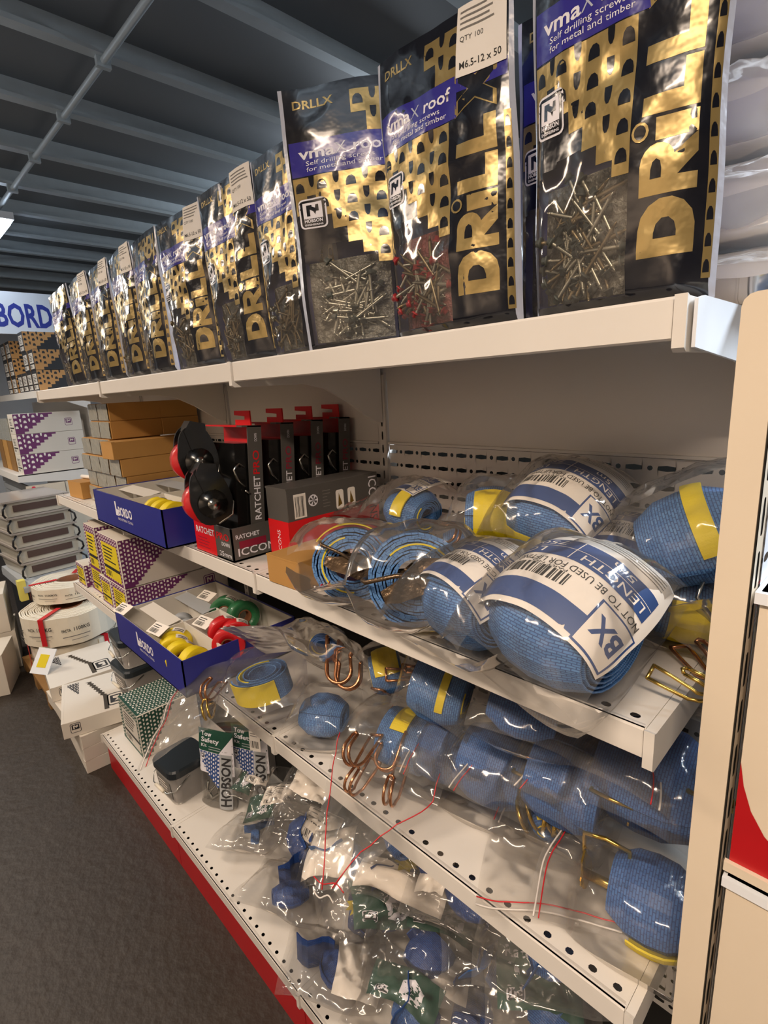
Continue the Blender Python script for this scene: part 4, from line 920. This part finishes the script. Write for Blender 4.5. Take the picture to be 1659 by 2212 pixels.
strap_bag('bagged blue strap with copper buckle beside the small kraft box', put(752, 1218, -.30), (-12, 8, 48), .076, .07, .95, seed=6.4, flap=.05, turns=9, buck=((.0, -.03, .0), (0, R(10), 0), .85, 'zinc_brown'))
strap_bag('long bag with a strap and pale paper insert behind, near the grey and red carton', put(890, 1105, -.20), (12, 4, -5), .062, .10, .9, seed=7.1, axis='x', flap=.2, lab=(-.02, .11, 60, 150), zp=.06, ya=60, yw=.3)
strap_bag('bagged strap with bright yellow band and dark header, at the back of the pile', put(1065, 1115, -.20), (14, 0, 30), .062, .10, .95, seed=8.9, axis='x', flap=.1, ya=100, yw=.75, buck=BK(.06, .7))
strap_bag('blue bagged strap with yellow stripe beside the corner post, upper of two', put(1500, 1160, -.19), (25, -25, 15), .082, .14, .85, seed=9.4, axis='x', flap=.12, ya=60, yw=.2)
strap_bag('blue bagged strap with yellow end beside the corner post, lower of two', put(1470, 1300, -.16), (12, 6, 20), .066, .12, .8, seed=10.5, axis='x', flap=.03, ya=140, yw=.5, hk=[((.0, -.09, -.02), (0, 0, R(-60)), .8)], buck=((.05, -.04, .02), (R(30), R(40), 0), .8, 'chrome'))
strap_bag('dark bagged strap sunk in the middle of the pile behind the labelled bags', put(1010, 1190, -.20), (10, 0, 40), .06, .10, .9, seed=11.5, axis='x', flap=.06, yellow=False, hk=[((.02, -.05, .03), (0, 0, R(-40)), .7)])
# --- third shelf
strap_bag('flat zip bag with bright yellow strap loop hanging over the edge of the third shelf', put(570, 1472, -.41), (-6, 10, -130), .080, .065, .72, seed=12.4, axis='z', turns=3, flap=.20, zp=.93, bag=(.46, .30, .10), ya=-120, yw=1.0, hk=[((.13, -.06, -.01), (0, 0, R(70)), .9), ((.15, .02, -.015), (0, 0, R(100)), .8, 'zinc_gold')])
strap_bag('zip bag with long copper hooks and blue loop behind the yellow loop bag', put(705, 1400, -.28), (-42, 5, 18), .040, .06, .8, seed=13.2, flap=.16, zp=.08, bag=(.36, .26, .09), hk=[((.02, -.05, .02), (0, R(70), R(20)), 1.2), ((.05, -.03, .02), (0, R(75), R(10)), 1.2)])
strap_bag('bagged blue strap lying flat on the third shelf near its joint', put(700, 1545, -.28), (4, 0, 30), .062, .11, .8, seed=14.9, axis='x', flap=.1, yellow=False)
strap_bag('bag of copper hooks and blue strap with red zip edges, hanging over the third shelf', put(880, 1600, -.27), (0, 6, -76), .068, .10, .9, seed=15.2, flap=.20, zp=.985, bag=(.44, .28, .14), zside=True, tap=.8, turns=7, ya=60, yw=.4, hk=[((.03, .02, .05), (R(80), R(30), 0), .9), ((-.03, .05, .06), (R(60), R(70), 0), .9), ((.06, -.04, .05), (R(20), R(10), 0), 1.0), ((.08, .03, .01), (0, R(25), R(10)), .9), ((.09, -.03, .01), (0, R(25), R(-10)), .9)])
strap_bag('blue strap roll with yellow band beneath the front edge of the second shelf', put(955, 1485, -.23), (20, 10, 20), .082, .12, .95, seed=16.3, axis='x', flap=.07, ya=60, yw=.14)
strap_bag('yellow tagged bag with copper hooks on top of the third shelf pile', put(835, 1450, -.21), (15, -10, 50), .058, .08, .9, seed=17.0, axis='x', flap=.1, ya=40, yw=.8, hk=[((.0, -.06, .05), (R(30), R(20), 0), .9), ((.04, -.05, .04), (R(60), R(40), R(20)), .9), ((-.03, -.07, .02), (0, R(60), R(60)), .9)])
strap_bag('dark bag with pale paper wedge hanging below the second shelf edge', put(1130, 1535, -.31), (10, 8, 20), .055, .12, .7, m='web_deep', seed=18.0, axis='x', flap=.14, yellow=False)
strap_bag('deep blue strap roll with gold buckle, left of three in a row', put(1070, 1650, -.25), (10, 6, 14), .088, .13, .92, m='web_deep', seed=19.2, axis='x', flap=.08, zp=.08, yellow=False, buck=BK(.085))
strap_bag('deep blue strap roll with gold buckle, middle of three in a row', put(1230, 1685, -.24), (10, 4, 8), .092, .13, .95, m='web_deep', seed=20.4, axis='x', flap=.1, zp=.08, yellow=False, buck=BK(.085))
strap_bag('dark blue strap roll with gold buckle beside the corner post, right of three', put(1405, 1680, -.19), (10, 4, 6), .104, .16, .92, m='web_deep', seed=21.7, axis='x', flap=.1, zp=.08, yellow=False, buck=BK(.10, 1.0))
strap_bag('zip bag of gold hooks lying on the third shelf below the row of rolls', put(1185, 1765, -.20), (4, 3, -65), .04, .07, .8, m='web_deep', seed=25.5, axis='x', flap=.08, zp=.93, bag=(.30, .22, .07), ya=20, yw=.9, hk=[((-.06, -.04, .0), (R(20), R(5), R(10)), 1.1, 'zinc_gold'), ((-.05, .0, .0), (R(-10), R(0), R(0)), 1.1, 'zinc_gold'), ((-.06, .05, .0), (R(30), R(5), R(-12)), 1.1, 'zinc_gold')])
strap_bag('blue strap roll with gold ends and yellow tail at the third shelf right end', put(1410, 1945, -.30), (4, 0, 10), .068, .115, .98, m='web_deep', seed=22.1, axis='x', flap=.06, zp=.08, ya=195, yw=.6, buck=((-.07, 0, .0), (0, R(70), R(90)), .9, 'zinc_gold'), bag=(.28, .2, None))
strap_bag('rear blue strap roll filling the gap behind the row on the third shelf', put(960, 1620, -.15), (10, 0, 10), .07, .12, .9, m='web_deep', seed=23.3, axis='x', flap=.08, yellow=False)
strap_bag('rear blue strap roll deep on the third shelf behind the middle roll', put(1180, 1590, -.12), (10, 0, -10), .07, .12, .9, m='web_deep', seed=24.3, axis='x', flap=.08, yellow=False)

# ================================================================== BASE SHELF: TUBS, GREEN CARTON, TOW KITS, STRAP KITS
def tub(label, loc, rz, X, Y, Z, lid='tub_dark', handle=True):
    o = thing('plastic_tub', label, 'tub', loc, (0, 0, R(rz)))
    def rr(X_, Y_, r, n=4):
        P = []
        for cx, cy, a in ((1, 1, 0), (-1, 1, 90), (-1, -1, 180), (1, -1, 270)): P += [(cx * (X_ / 2 - r) + r * math.cos(R(a + k * 90 / n)), cy * (Y_ / 2 - r) + r * math.sin(R(a + k * 90 / n))) for k in range(n + 1)]
        return P
    mb = MB(); P0 = rr(X * .84, Y * .84, .03); P1 = rr(X * .97, Y * .97, .035); n = len(P0)
    mb.add([(a, b, 0) for a, b in P0] + [(a, b, Z) for a, b in P1], [(i, (i + 1) % n, (i + 1) % n + n, i + n) for i in range(n)] + [tuple(range(n))], 'tub_plastic', True); mb.build('tub_body', o)
    mb = MB(); P2 = rr(X * .8, Y * .8, .03); P3 = rr(X * .88, Y * .88, .03)
    mb.add([(a, b, .004) for a, b in P2] + [(a, b, Z * .62) for a, b in P3], [(i, (i + 1) % n, (i + 1) % n + n, i + n) for i in range(n)] + [tuple(n + i for i in range(n))], 'tub_contents'); mb.build('contents', o)['kind'] = 'stuff'
    mb = MB(); P4 = rr(X, Y, .04); P5 = rr(X * .93, Y * .93, .035)
    mb.add([(a, b, Z - .022) for a, b in P4] + [(a, b, Z + .006) for a, b in P4] + [(a, b, Z + .014) for a, b in P5], [(i, (i + 1) % n, (i + 1) % n + n, i + n) for i in range(n)] + [(i + n, (i + 1) % n + n, (i + 1) % n + 2 * n, i + 2 * n) for i in range(n)] + [tuple(2 * n + i for i in range(n))], lid); mb.build('lid', o)
    p = Print(lambda a, b, nn: (a - X * .3, -Y * (.42 + .065 * b / Z) - .002 - nn, b)); p.rect(0, Z * .15, X * .6, Z * .7, 'ink_grey', 1); p.lines(X * .05, Z * .55, X * .5, 4, Z * .1, Z * .04, 'paper_white', 2, 3); p.build('printed_label', o)
    if handle:
        mb = MB(); mb.tube([(-X * .49, -Y * .1, Z * .8), (-X * .5, -Y * .45, Z * .55), (-X * .3, -Y * .56, Z * .45), (X * .3, -Y * .56, Z * .45), (X * .5, -Y * .45, Z * .55), (X * .49, -Y * .1, Z * .8)], .0025, 'chrome', 6); hd = mb.build('bail_handle', o)
        mb = MB(); mb.tube([(-X * .18, -Y * .565, Z * .45), (X * .18, -Y * .565, Z * .45)], .008, 'strap_white', 8); mb.build('grip', hd)
    return o
GR = ('carton_white', 'carton_green', 'paper_white')
moon_carton('green_carton', 'dark green carton with white half-moon print and pale end label on the base shelf', (.275, .30, .235), (-2.455, -.235, Z4), 0, *GR, labelcol='paper_back', cell=.0165, toppat=True, logo=False, endpat=True)
tub('clear tub with dark lid and wire handle on the base shelf, beside the green carton', (-1.975, -.325, Z4), 4, .20, .20, .16)
# tow kit pouches
def tow_kit(label, loc, rz, tilt, tag=False):
    o = thing('tow_kit_pouch', label, 'pouch', loc, (R(tilt), R(-3), R(rz))); w_, h_ = .19, .33
    def f(a, b, n=0.0):
        s, t = a / w_, b / h_; return (a - w_ / 2, -(.03 * max(0, 1 - abs(2 * s - 1) ** 2.5) ** .6 * min(1, (1.05 - t)) + .004 * noise.noise(Vector((a * 22, b * 18, rz)))) - n, b)
    mb = MB(); mb.grid(lambda u, v: f(u * w_, v * h_), 20, 30, 'film_window'); mb.grid(lambda u, v: (f(u * w_, v * h_)[0], .006, v * h_), 6, 8, 'film_window'); mb.build('clear_pouch', o)
    p = Print(f, .014); p.rect(0, h_ * .70, w_, h_, 'carton_green', 1)
    p.text('Tow', .018, h_ * .90, .021, 'foil_white', 2, .02, width=.06); p.text('Safety', .018, h_ * .82, .021, 'foil_white', 2, .02, width=.10); p.text('Kit', .018, h_ * .755, .014, 'foil_white', 2, .01, width=.03); p.lines(.06, h_ * .76, .11, 2, .01, .003, 'light_grey', 2, 1)
    p.poly([(w_ * .62, h_ * .7), (w_, h_ * .7), (w_, h_ * .95)], 'foil_white', 2)
    p.rect(0, h_ * .42, w_, h_ * .70, 'foil_white', 1)
    p.steps(.01, h_ * .695, .0125, .017, [2, 3, 4, 5, 6, 6.5, 7.2, 8.0, 8.3], 'ink_blue', 'foil_white', layer=2)
    p.rect(w_ * .66, .0, w_ * .96, h_ * .7, 'light_grey', 2); p.text('HOBSON', w_ * .93, h_ * .04, .045, 'carton_black', 3, .03, rot=90, width=h_ * .62)
    p.logo(.012, h_ * .585, .028, 'carton_black', 'foil_white', 4, False); p.build('printing', o)
    mb = MB(); mb.tube([(-.05, .0 - .012, .02), (-.03, -.018, .06), (.01, -.018, .10), (.02, -.016, .06), (-.02, -.016, .03), (-.05, -.012, .06), (-.04, -.014, .1)], .007, 'chrome', 7); mb.build('shackle', o)
    if tag:
        p = Print(lambda a, b, n: (a, -.034 - n, b)); p.mb.box((.03, -.034, .25), (.085, -.033, .335), 'paper_white'); p.barcode(.036, .262, .042, .03, 'ink_black', 1, 4, 12); p.lines(.036, .322, .04, 2, .01, .003, 'ink_grey', 1); p.build('barcode_tag', o)
tow_kit('clear Tow Safety Kit pouch with green header, front one of two', (-1.765, -.27, Z4 + .002), 22, -9)
tow_kit('clear Tow Safety Kit pouch with barcode tag, rear one of two', (-1.64, -.17, Z4 + .03), 22, -7, True)
KG = 'bagged strap kits on the base shelf'
def lion(p, x, y, r, m='label_yellow'):
    pts = []
    for k in range(18): a = 2 * PI * k / 18; q = r * (1.0 if k % 2 else .62) * (1 + .15 * math.sin(3 * a)); pts.append((x + q * math.cos(a), y + q * 1.1 * math.sin(a)))
    p.poly(pts, m, 2)
def kit(label, loc, rot, L=.30, B=.22, H=.09, seed=1, card=None, strap='web_royal', paper=None, sticker=None, splash=False, coil=True, words=None, R_=.055, w_=.12):
    u, v, h = loc; loc = at(u, v, z=Z4 + max(h, R_ * .72 + .012 if coil else .03))
    if loc.y > -.14: loc = at(u, v, y=-.14)
    o = thing('bagged_strap_kit', label, 'strap kit', loc, tuple(R(a) for a in rot), KG)
    f = pillow(L, B, H, seed, a=L * .44, b=B * .46, amp=.012, pw=2.2, freq=20)
    if coil: roll_parts(o, R_ * .4, R_, w_, .72, strap, seed, False, 5, (.02, -.015, 0), (0, 0, R(60 + seed * 40)), True)
    if coil:
        mb = MB(); pts = [(-.02 + .02 * k, .012 * math.sin(k * 1.1 + seed)) for k in range(7)]; ribbon(mb, pts, None, w_, .003, strap); mb.build('loose_strap', o, (-.02, .02, .005), (R(75), 0, R(seed * 70)))
    top = lambda s0, s1, t0, t1, d: (lambda a, b, n: tuple(f(s0 + (s1 - s0) * a, t0 + (t1 - t0) * b, True) + Vector((0, 0, -d + n))))
    if paper:
        s0, s1, t0, t1 = paper; mp = top(s0, s1, t0, t1, .004); mb = MB(); mb.grid(lambda a, b: mp(a, b, 0), 16, 12, 'paper_white'); mb.build('paper_insert', o)
    if card:
        s0, s1, t0, t1 = card; mp = top(s0, s1, t0, t1, .003); mb = MB(); mb.grid(lambda a, b: mp(a, b, 0), 16, 12, 'carton_green'); cd_ = mb.build('green_card', o)
        p = Print(mp, .1); p.logo(.1, .12, .2, 'foil_white', 'carton_black', 1, False)
        if words:
            for i, wd in enumerate(words): p.text(wd, .1, .72 - .24 * i, .17, 'foil_white', 1, .02, width=.55)
        else: p.poly([(.45, .2), (.62, .12), (.8, .25), (.8, .6), (.62, .72), (.45, .6)], 'foil_white', 1); p.poly([(.55, .3), (.7, .3), (.7, .5), (.55, .5)], 'carton_green', 2)
        p.build('printing', cd_)
    if sticker:
        s0, s1, t0, t1 = sticker; mp = top(s0, s1, t0, t1, .001); mb = MB(); mb.grid(lambda a, b: mp(a, b, 0), 10, 8, 'paper_white'); st = mb.build('paper_sticker', o)
        p = Print(mp, .12); p.lines(.08, .82, .8, 4, .12, .035, 'ink_grey', 1, int(seed)); p.barcode(.08, .08, .45, .2, 'ink_black', 1, 4, 12); p.logo(.7, .1, .2, 'carton_black', 'paper_white', 1, False); p.build('printing', st)
    if splash:
        p = Print(top(0, 1, 0, 1, .001), .08); lion(p, .52, .5, .13); p.build('yellow_print', o)
    settle(bag_mesh(f, 'film_clear', 32, 26), loc, rot, Z4, -.466).build('plastic_bag', o); return o
def low(u, v, h=.06): return (u, v, h)
kit('small bag with green card and large barcode sticker behind the tow kits', low(560, 1690, .12), (20, 8, 30), .24, .18, .07, 1.3, card=(.05, .5, .1, .9), sticker=(.3, .75, .35, .95), coil=False)
kit('small bag with green card and tilted barcode sticker in front of the tow kits', low(590, 1735, .10), (15, -5, 40), .24, .17, .07, 2.4, card=(.05, .6, .05, .6), sticker=(.35, .9, .3, .8), coil=False)
kit('bag of pale fittings between the tow kits and the third shelf edge', low(680, 1700, .10), (10, 5, 20), .26, .2, .08, 3.6, paper=(.2, .8, .2, .8), coil=False)
kit('bag with thick bright blue strap bundle and white logo label', low(655, 1800, .09), (25, 10, 28), .30, .22, .10, 4.2, sticker=(.5, .92, .35, .95), R_=0.075, w_=0.15)
kit('crumpled clear bag spilling to the front of the base shelf, nearest the tow kits', low(545, 1800, .05), (-12, 0, 35), .26, .22, .07, 5.7, strap='web_deep', R_=.03, w_=.03)
kit('crumpled clear bag with blue strap at the base shelf front, below the thick bundle', low(620, 1920, .06), (-14, 4, 30), .30, .24, .09, 6.1, strap='web_royal', R_=0.050, w_=0.12)
kit('white paper wrapped bag with blue strap poking out at its right', low(745, 1850, .12), (12, -8, 35), .32, .22, .10, 7.9, paper=(.08, .62, .08, .92), strap='web_blue')
kit('bag with green strip, yellow splash print and white edge, topmost of the heap', low(880, 1880, .15), (22, 4, 22), .32, .22, .11, 8.3, card=(.02, .9, .72, .98), paper=(.1, .9, .08, .40), splash=True)
kit('bag with dark blue sleeve and yellow splash print beside the white wrapped bag', low(775, 1965, .09), (28, -10, 50), .28, .2, .10, 9.2, splash=True, strap='web_royal', R_=.06, w_=.09)
kit('bag with green logo card standing in the middle of the heap', low(830, 1950, .14), (35, 10, 60), .28, .20, .08, 10.6, card=(.1, .9, .15, .85), strap='web_royal')
kit('large bag with green logo card over a wide blue strap, middle front of the heap', low(915, 2050, .11), (18, 0, 25), .36, .28, .12, 11.4, card=(.35, .95, .55, .97), strap='web_royal', R_=.075, w_=.10)
kit('clear bag with white sheet edge at the left front of the heap', low(720, 2080, .05), (-10, 6, 40), .30, .24, .08, 12.8, paper=(.55, .95, .1, .9), strap='web_royal')
kit('bag with dark blue strap running to the back under the third shelf', low(1080, 2080, .12), (12, 8, 40), .32, .24, .11, 13.5, strap='web_deep', paper=(.6, .95, .1, .6), R_=.06, w_=.08)
kit('bag with dark printed pack lying at the bottom front of the heap', low(890, 2170, .08), (10, -4, 15), .34, .22, .09, 14.2, card=(.15, .75, .35, .75), strap='web_deep')
kit('green Ratchet Tie card bag at the right of the heap', low(1175, 2150, .13), (28, 4, 30), .28, .22, .08, 15.8, card=(.1, .85, .3, .9), words=('Ratchet', 'Tie'), strap='web_deep')
kit('crumpled clear bag at the bottom edge in front of the Ratchet Tie card', low(1010, 2180, .07), (6, 8, 20), .32, .24, .09, 16.4, paper=(.1, .5, .4, .9), strap='web_royal')
kit('clear bag deep under the third shelf behind the topmost strap kit', low(860, 1790, .12), (10, 0, 15), .30, .24, .10, 17.4, strap='web_deep')
kit('clear bag deep under the third shelf at the back of the heap', low(1000, 1920, .15), (10, 0, 20), .32, .24, .12, 18.2, strap='web_royal', paper=(.1, .4, .2, .8))
kit('clear bag deep under the third shelf behind the Ratchet Tie card', low(1180, 2040, .15), (10, 0, 30), .32, .24, .12, 19.2, strap='web_deep')

# ================================================================== FAR LEFT: CARTONS, ROLLS, TUBS, DRAWERS
def drill_bit(parent, mp, x0, y0, x1, y1, r):
    mb = MB(); N = 40; V = []
    for k in range(N + 1):
        t = k / N
        for j in range(8):
            a = 2 * PI * j / 8 + t * 22; q = r * (1 if j % 4 < 2 else .55) * (1 if t < .75 else .9)
            V.append((x0 + (x1 - x0) * t, y0 + (y1 - y0) * t, q, a))
    return None
def logo_box(label, dims, loc, rz, drill=True, group=None, tilt=(0, 0)):
    X, Y, Z = dims; o = carton('white_carton', label, 'box', dims, loc, rz, 'carton_white', group, True, tilt)
    mb = MB(); p = Print(face(dims, 'top'), mb=mb)
    p.rrect(X * .6, Y * .62, X * .9, Y * .86, .02, 'carton_black', 1); p.rrect(X * .62, Y * .64, X * .88, Y * .84, .016, 'carton_white', 2); p.rect(X * .66, Y * .66, X * .84, Y * .82, 'carton_black', 3); p.poly([(X * .69, Y * .7), (X * .74, Y * .7), (X * .76, Y * .76), (X * .81, Y * .72), (X * .81, Y * .79), (X * .69, Y * .79)], 'carton_white', 4)
    if drill:
        pts = []; n = 26   # twisted masonry bit printed on the lid
        for k in range(n): t = k / n; pts.append((X * (.12 + .5 * t), Y * (.38 + .22 * t) + Y * .032 * (1 + .5 * math.sin(k * 1.9))))
        for k in range(n - 1, -1, -1): t = k / n; pts.append((X * (.12 + .5 * t), Y * (.38 + .22 * t) - Y * .032 * (1 + .5 * math.sin(k * 1.9 + 2))))
        p.poly(pts, 'drill_bit', 1); p.rect(X * .6, Y * .57, X * .95, Y * .635, 'drill_bit', 1)
        p.steps(X * .05, Y * .24, X * .035, Y * .04, [4, 4, 3.4, 3, 2.6, 2, 1.6, 1, .6], 'carton_black', 'carton_white', layer=1)
    mb.build('top_print', o); mb = MB(); p = Print(face(dims, 'right'), mb=mb); p.logo(Y * .1, Z * .25, Z * .55, 'carton_black', 'carton_white', 1, False)
    mb.build('side_print', o); mb = MB(); p = Print(face(dims, 'front'), mb=mb); p.logo(X * .15, Z * .25, Z * .5, 'carton_black', 'carton_white', 1, False); mb.build('printing', o); return o
zb = .38
for k in range(3):
    carton('white_carton', 'plain white carton under the drill-bit cartons, ' + ('lowest', 'middle', 'upper')[k] + ' of the pile', 'box', (.74 - .03 * k, .40, .075), (-3.10 + .01 * k, -.34 - .012 * k, .076 * k), -3 + 2 * k, 'carton_white', 'white cartons at the shelf end')
logo_box('white carton with printed drill bit, nearer one on the pile at the gondola end', (.46, .36, .09), (-2.955, -.395, .229), -14)
logo_box('white carton with grey bar and printed drill bit, farther one on the pile', (.46, .40, .09), (-3.44, -.35, .229), -6)
mb = MB(); mb.box((-.07, -.02, -.004), (.07, .14, 0), 'sign_white'); o = T(mb.build('price_tag', None, (-3.50, -.57, .335), (R(52), 0, R(30))), 'white price holder with yellow ticket on the drill-bit cartons', 'price tag')
mb = MB(); mb.box((-.035, .02, .0), (.035, .1, .002), 'label_yellow'); mb.build('yellow_ticket', o)
tub('dark lidded tub, lower of two stacked behind the green carton', (-2.83, -.19, .322), 3, .25, .24, .16)
tub('dark lidded tub, upper of two stacked behind the green carton', (-2.83, -.18, .502), -4, .25, .24, .16)
# white strapping rolls
def strapping(label, loc, r, h, seed, lines=True):
    o = thing('strapping_roll', label, 'strapping roll', loc, (0, 0, seed), 'white strapping rolls')
    pts = []; turns = 14; N = turns * 28
    for k in range(N + 1):
        a = 2 * PI * k / 28; q = r * .36 + (r * .64) * k / N + .002 * math.sin(a * 2.3); pts.append((q * math.cos(a), q * math.sin(a)))
    mb = MB(); b0 = 0; ribbon(mb, pts, None, h, r * .03, 'strap_white')
    mb.v = [(x, -zz, y + h / 2 + .012 * noise.noise(Vector((x * 9, zz * 9, seed)))) for x, y, zz in mb.v]; mb.build('winding', o)
    mb = MB(); mb.lathe([(r * .30, 0), (r * .36, 0), (r * .36, h), (r * .30, h), (r * .30, 0)], 'card_core', 24); mb.build('core', o)
    p = Print(lambda a, b, n: ((r * 1.022 + n) * math.cos(a / r), (r * 1.022 + n) * math.sin(a / r), b), .04)
    for q, ang in enumerate((-2.6, -1.9, -1.15, -.4)):
        a = (ang - seed) * r; b = h * (.62 - .12 * (q % 2)); p.text('PACTA', a, b, h * .10, 'ink_black', 2, .03, width=r * .18); p.text('1100KG', a + r * .24, b, h * .13, 'ink_black', 2, .02, width=r * .32)
        if lines: p.rect(a, b - h * .2, a + r * .55, b - h * .17, 'ink_grey', 2); p.rect(a + .05, b - h * .33, a + r * .5, b - h * .31, 'ink_grey', 2)
    p.build('printing', o)
    for q in (2.2, 4.4, .2):
        c, s_ = math.cos(q), math.sin(q); mb = MB(); P = [(r * .34 * c, r * .34 * s_, h + .012), (r * 1.03 * c, r * 1.03 * s_, h + .012), (r * 1.035 * c, r * 1.035 * s_, h * .1)]
        d = Vector((-s_, c, 0)) * .018; V = []
        for pt in P: V += [Vector(pt) - d, Vector(pt) + d]
        mb.add(V, [(0, 1, 3, 2), (2, 3, 5, 4)], 'zip_red'); mb.build('red_tie', o)
pal = thing('pallet', 'dark low timber pallet under the white strapping rolls', 'pallet', (-4.0, -.22, 0))
for k in range(5): mb = MB(); mb.box((-.4, -.32 + k * .14, .08), (.4, -.22 + k * .14, .1), 'kraft_dark'); mb.build('board', pal)
for k in range(3): mb = MB(); mb.box((-.4 + k * .36, -.32, 0), (-.32 + k * .36, .34, .08), 'kraft_dark'); mb.build('bearer', pal)
strapping('white strapping roll, lowest of the stack at the far left', (-4.04, -.24, .115), .285, .19, .3)
strapping('white strapping roll with 1100KG print and red ties, middle of the stack', (-4.03, -.25, .335), .30, .20, 1.1)
strapping('white strapping roll with red tie, topmost and set back on the stack', (-4.18, -.17, .565), .255, .11, 2.4)
# logo cartons on floor, far left
logo_box('white logo carton on the floor at the far left edge, lower', (.34, .36, .30), (-4.27, -.80, 0), -20, False)
logo_box('white logo carton at the far left edge, stacked upper', (.36, .36, .30), (-4.68, -.70, .302), -12, False)
mb = MB(); mb.box((-.2, -.2, 0), (.2, .2, .3), 'carton_white'); T(mb.build('carton_base', None, (-4.70, -.70, 0), (0, 0, R(-10))), 'white carton under the stacked upper logo carton', 'box')
# storage tote with drawers on top
o = thing('storage_tote', 'black storage tote with grey lid behind the white strapping rolls', 'tote', (-4.85, -.10, 0), (0, 0, R(2)))
mb = MB(); mb.prism([(-.3, 0), (.3, 0), (.34, .56), (-.34, .56)], lambda p, q, h: (p, h, q), -.30, .30, 'tub_dark'); mb.build('body', o)
mb = MB(); mb.prism([(-.37, .56), (.37, .56), (.37, .6), (.33, .64), (-.33, .64), (-.37, .6)], lambda p, q, h: (p, h, q), -.34, .34, 'light_grey'); mb.build('lid', o)
mb = MB(); mb.box((.3, -.37, .5), (.36, -.32, .66), 'yellow_clip'); mb.build('clip', o)
for k in range(5):
    zz = .645 + k * .125; q = thing('drawer_box', 'clear plastic case of brown fittings, %s in the stack on the tote' % ('lowest', 'second lowest', 'middle', 'second highest', 'topmost')[k], 'storage case', (-4.86 + .012 * k, -.20 - .012 * k, zz), (0, 0, R(6)), 'clear storage cases')
    mb = MB(); mb.prism([(-.2, 0), (.2, 0), (.22, .115), (-.22, .115)], lambda p, r_, h: (h, p, r_), -.26, .26, 'drawer_clear'); mb.build('case', q)
    mb = MB(); mb.box((.262, -.16, .035), (.27, .16, .085), 'drawer_brown'); mb.build('dark_window', q)
    mb = MB(); mb.box((-.28, -.23, .108), (.28, .23, .122), 'tub_clear'); mb.build('lid', q)
    mb = MB(); mb.tube([(.27, .2, .1), (.29, .23, .07), (.29, .235, .03), (.275, .22, .005)], .008, 'wire_black', 6); mb.build('latch', q)
    mb = MB(); mb.tube([(.27, -.2, .1), (.29, -.23, .07), (.29, -.235, .03), (.275, -.22, .005)], .008, 'wire_black', 6); mb.build('latch', q)
# peg hooks in the gap between the gondolas
hk_ = thing('peg_hook_rail', 'black wire peg hooks under the second shelf at the gondola end', 'hook rail', (-2.74, -.35, Z2 - .05))
for k in range(6):
    mb = MB(); mb.tube([(0, .06 * k, 0), (-.22, .06 * k - .02, -.01), (-.24, .06 * k - .02, .012)], .004, 'wire_black', 6); mb.build('hook', hk_)
mb = MB(); mb.tube([(0, -.03, 0), (0, .36, 0)], .005, 'wire_black', 6); mb.build('rail', hk_)
# cartons on the second gondola
OG = ('carton_black', 'carton_gold', 'carton_black')
for r, (xs, lab) in enumerate((((0, -.2, -.4, -.6), 'bottom'), ((0, -.22), 'middle'), ((-.26,), 'top'))):
    for c, x in enumerate(xs):
        moon_carton('dark_carton', 'black carton with orange half-moon print, %s row, %s' % (lab, ('right end' if len(xs) > 1 else 'alone on top', 'second from right', 'third from right', 'left end')[c]), (.19, .46, .172), (GX - .02 + x - .095, .33, 2.081 + r * .174), 0, *OG, labelcol='paper_back', cell=.032, endpat=False, group='black and orange cartons')
for r in range(3):
    for c, x in enumerate((-1.0, -1.24)):
        moon_carton('dark_carton', 'black carton with orange print at the far left, %s row, %s column' % (('bottom', 'middle', 'top')[r], ('right', 'left')[c]), (.21, .42, .165), (GX + x, .31, 2.081 + r * .167), 0, *OG, labelcol='paper_white', cell=.032, endpat=False, group='black and orange cartons')
    moon_carton('purple_cornered_carton', 'white carton with purple stepped print on the far shelf, %s of three' % ('lowest', 'middle', 'topmost')[r], (.22, .52, .172), (GX - .13, .12, 1.371 + r * .174), 0, 'carton_white', 'carton_purple', 'paper_white', labelcol='paper_back', cell=.033, endpat=False, group='purple-cornered white cartons')
for k in range(3):
    carton('brown_carton', 'brown wrapped carton at the left of the far shelf, %s' % ('nearest', 'middle', 'farthest')[k], 'box', (.2, .42, .28), (GX - .46 - k * .24, .08, 1.371), 0, 'kraft_dark' if k % 2 == 0 else 'kraft')
carton('silver_carton', 'shiny wrapped carton on the brown cartons of the far shelf', 'box', (.6, .42, .2), (GX - .66, .08, 1.652), 0, 'foil_shrink')
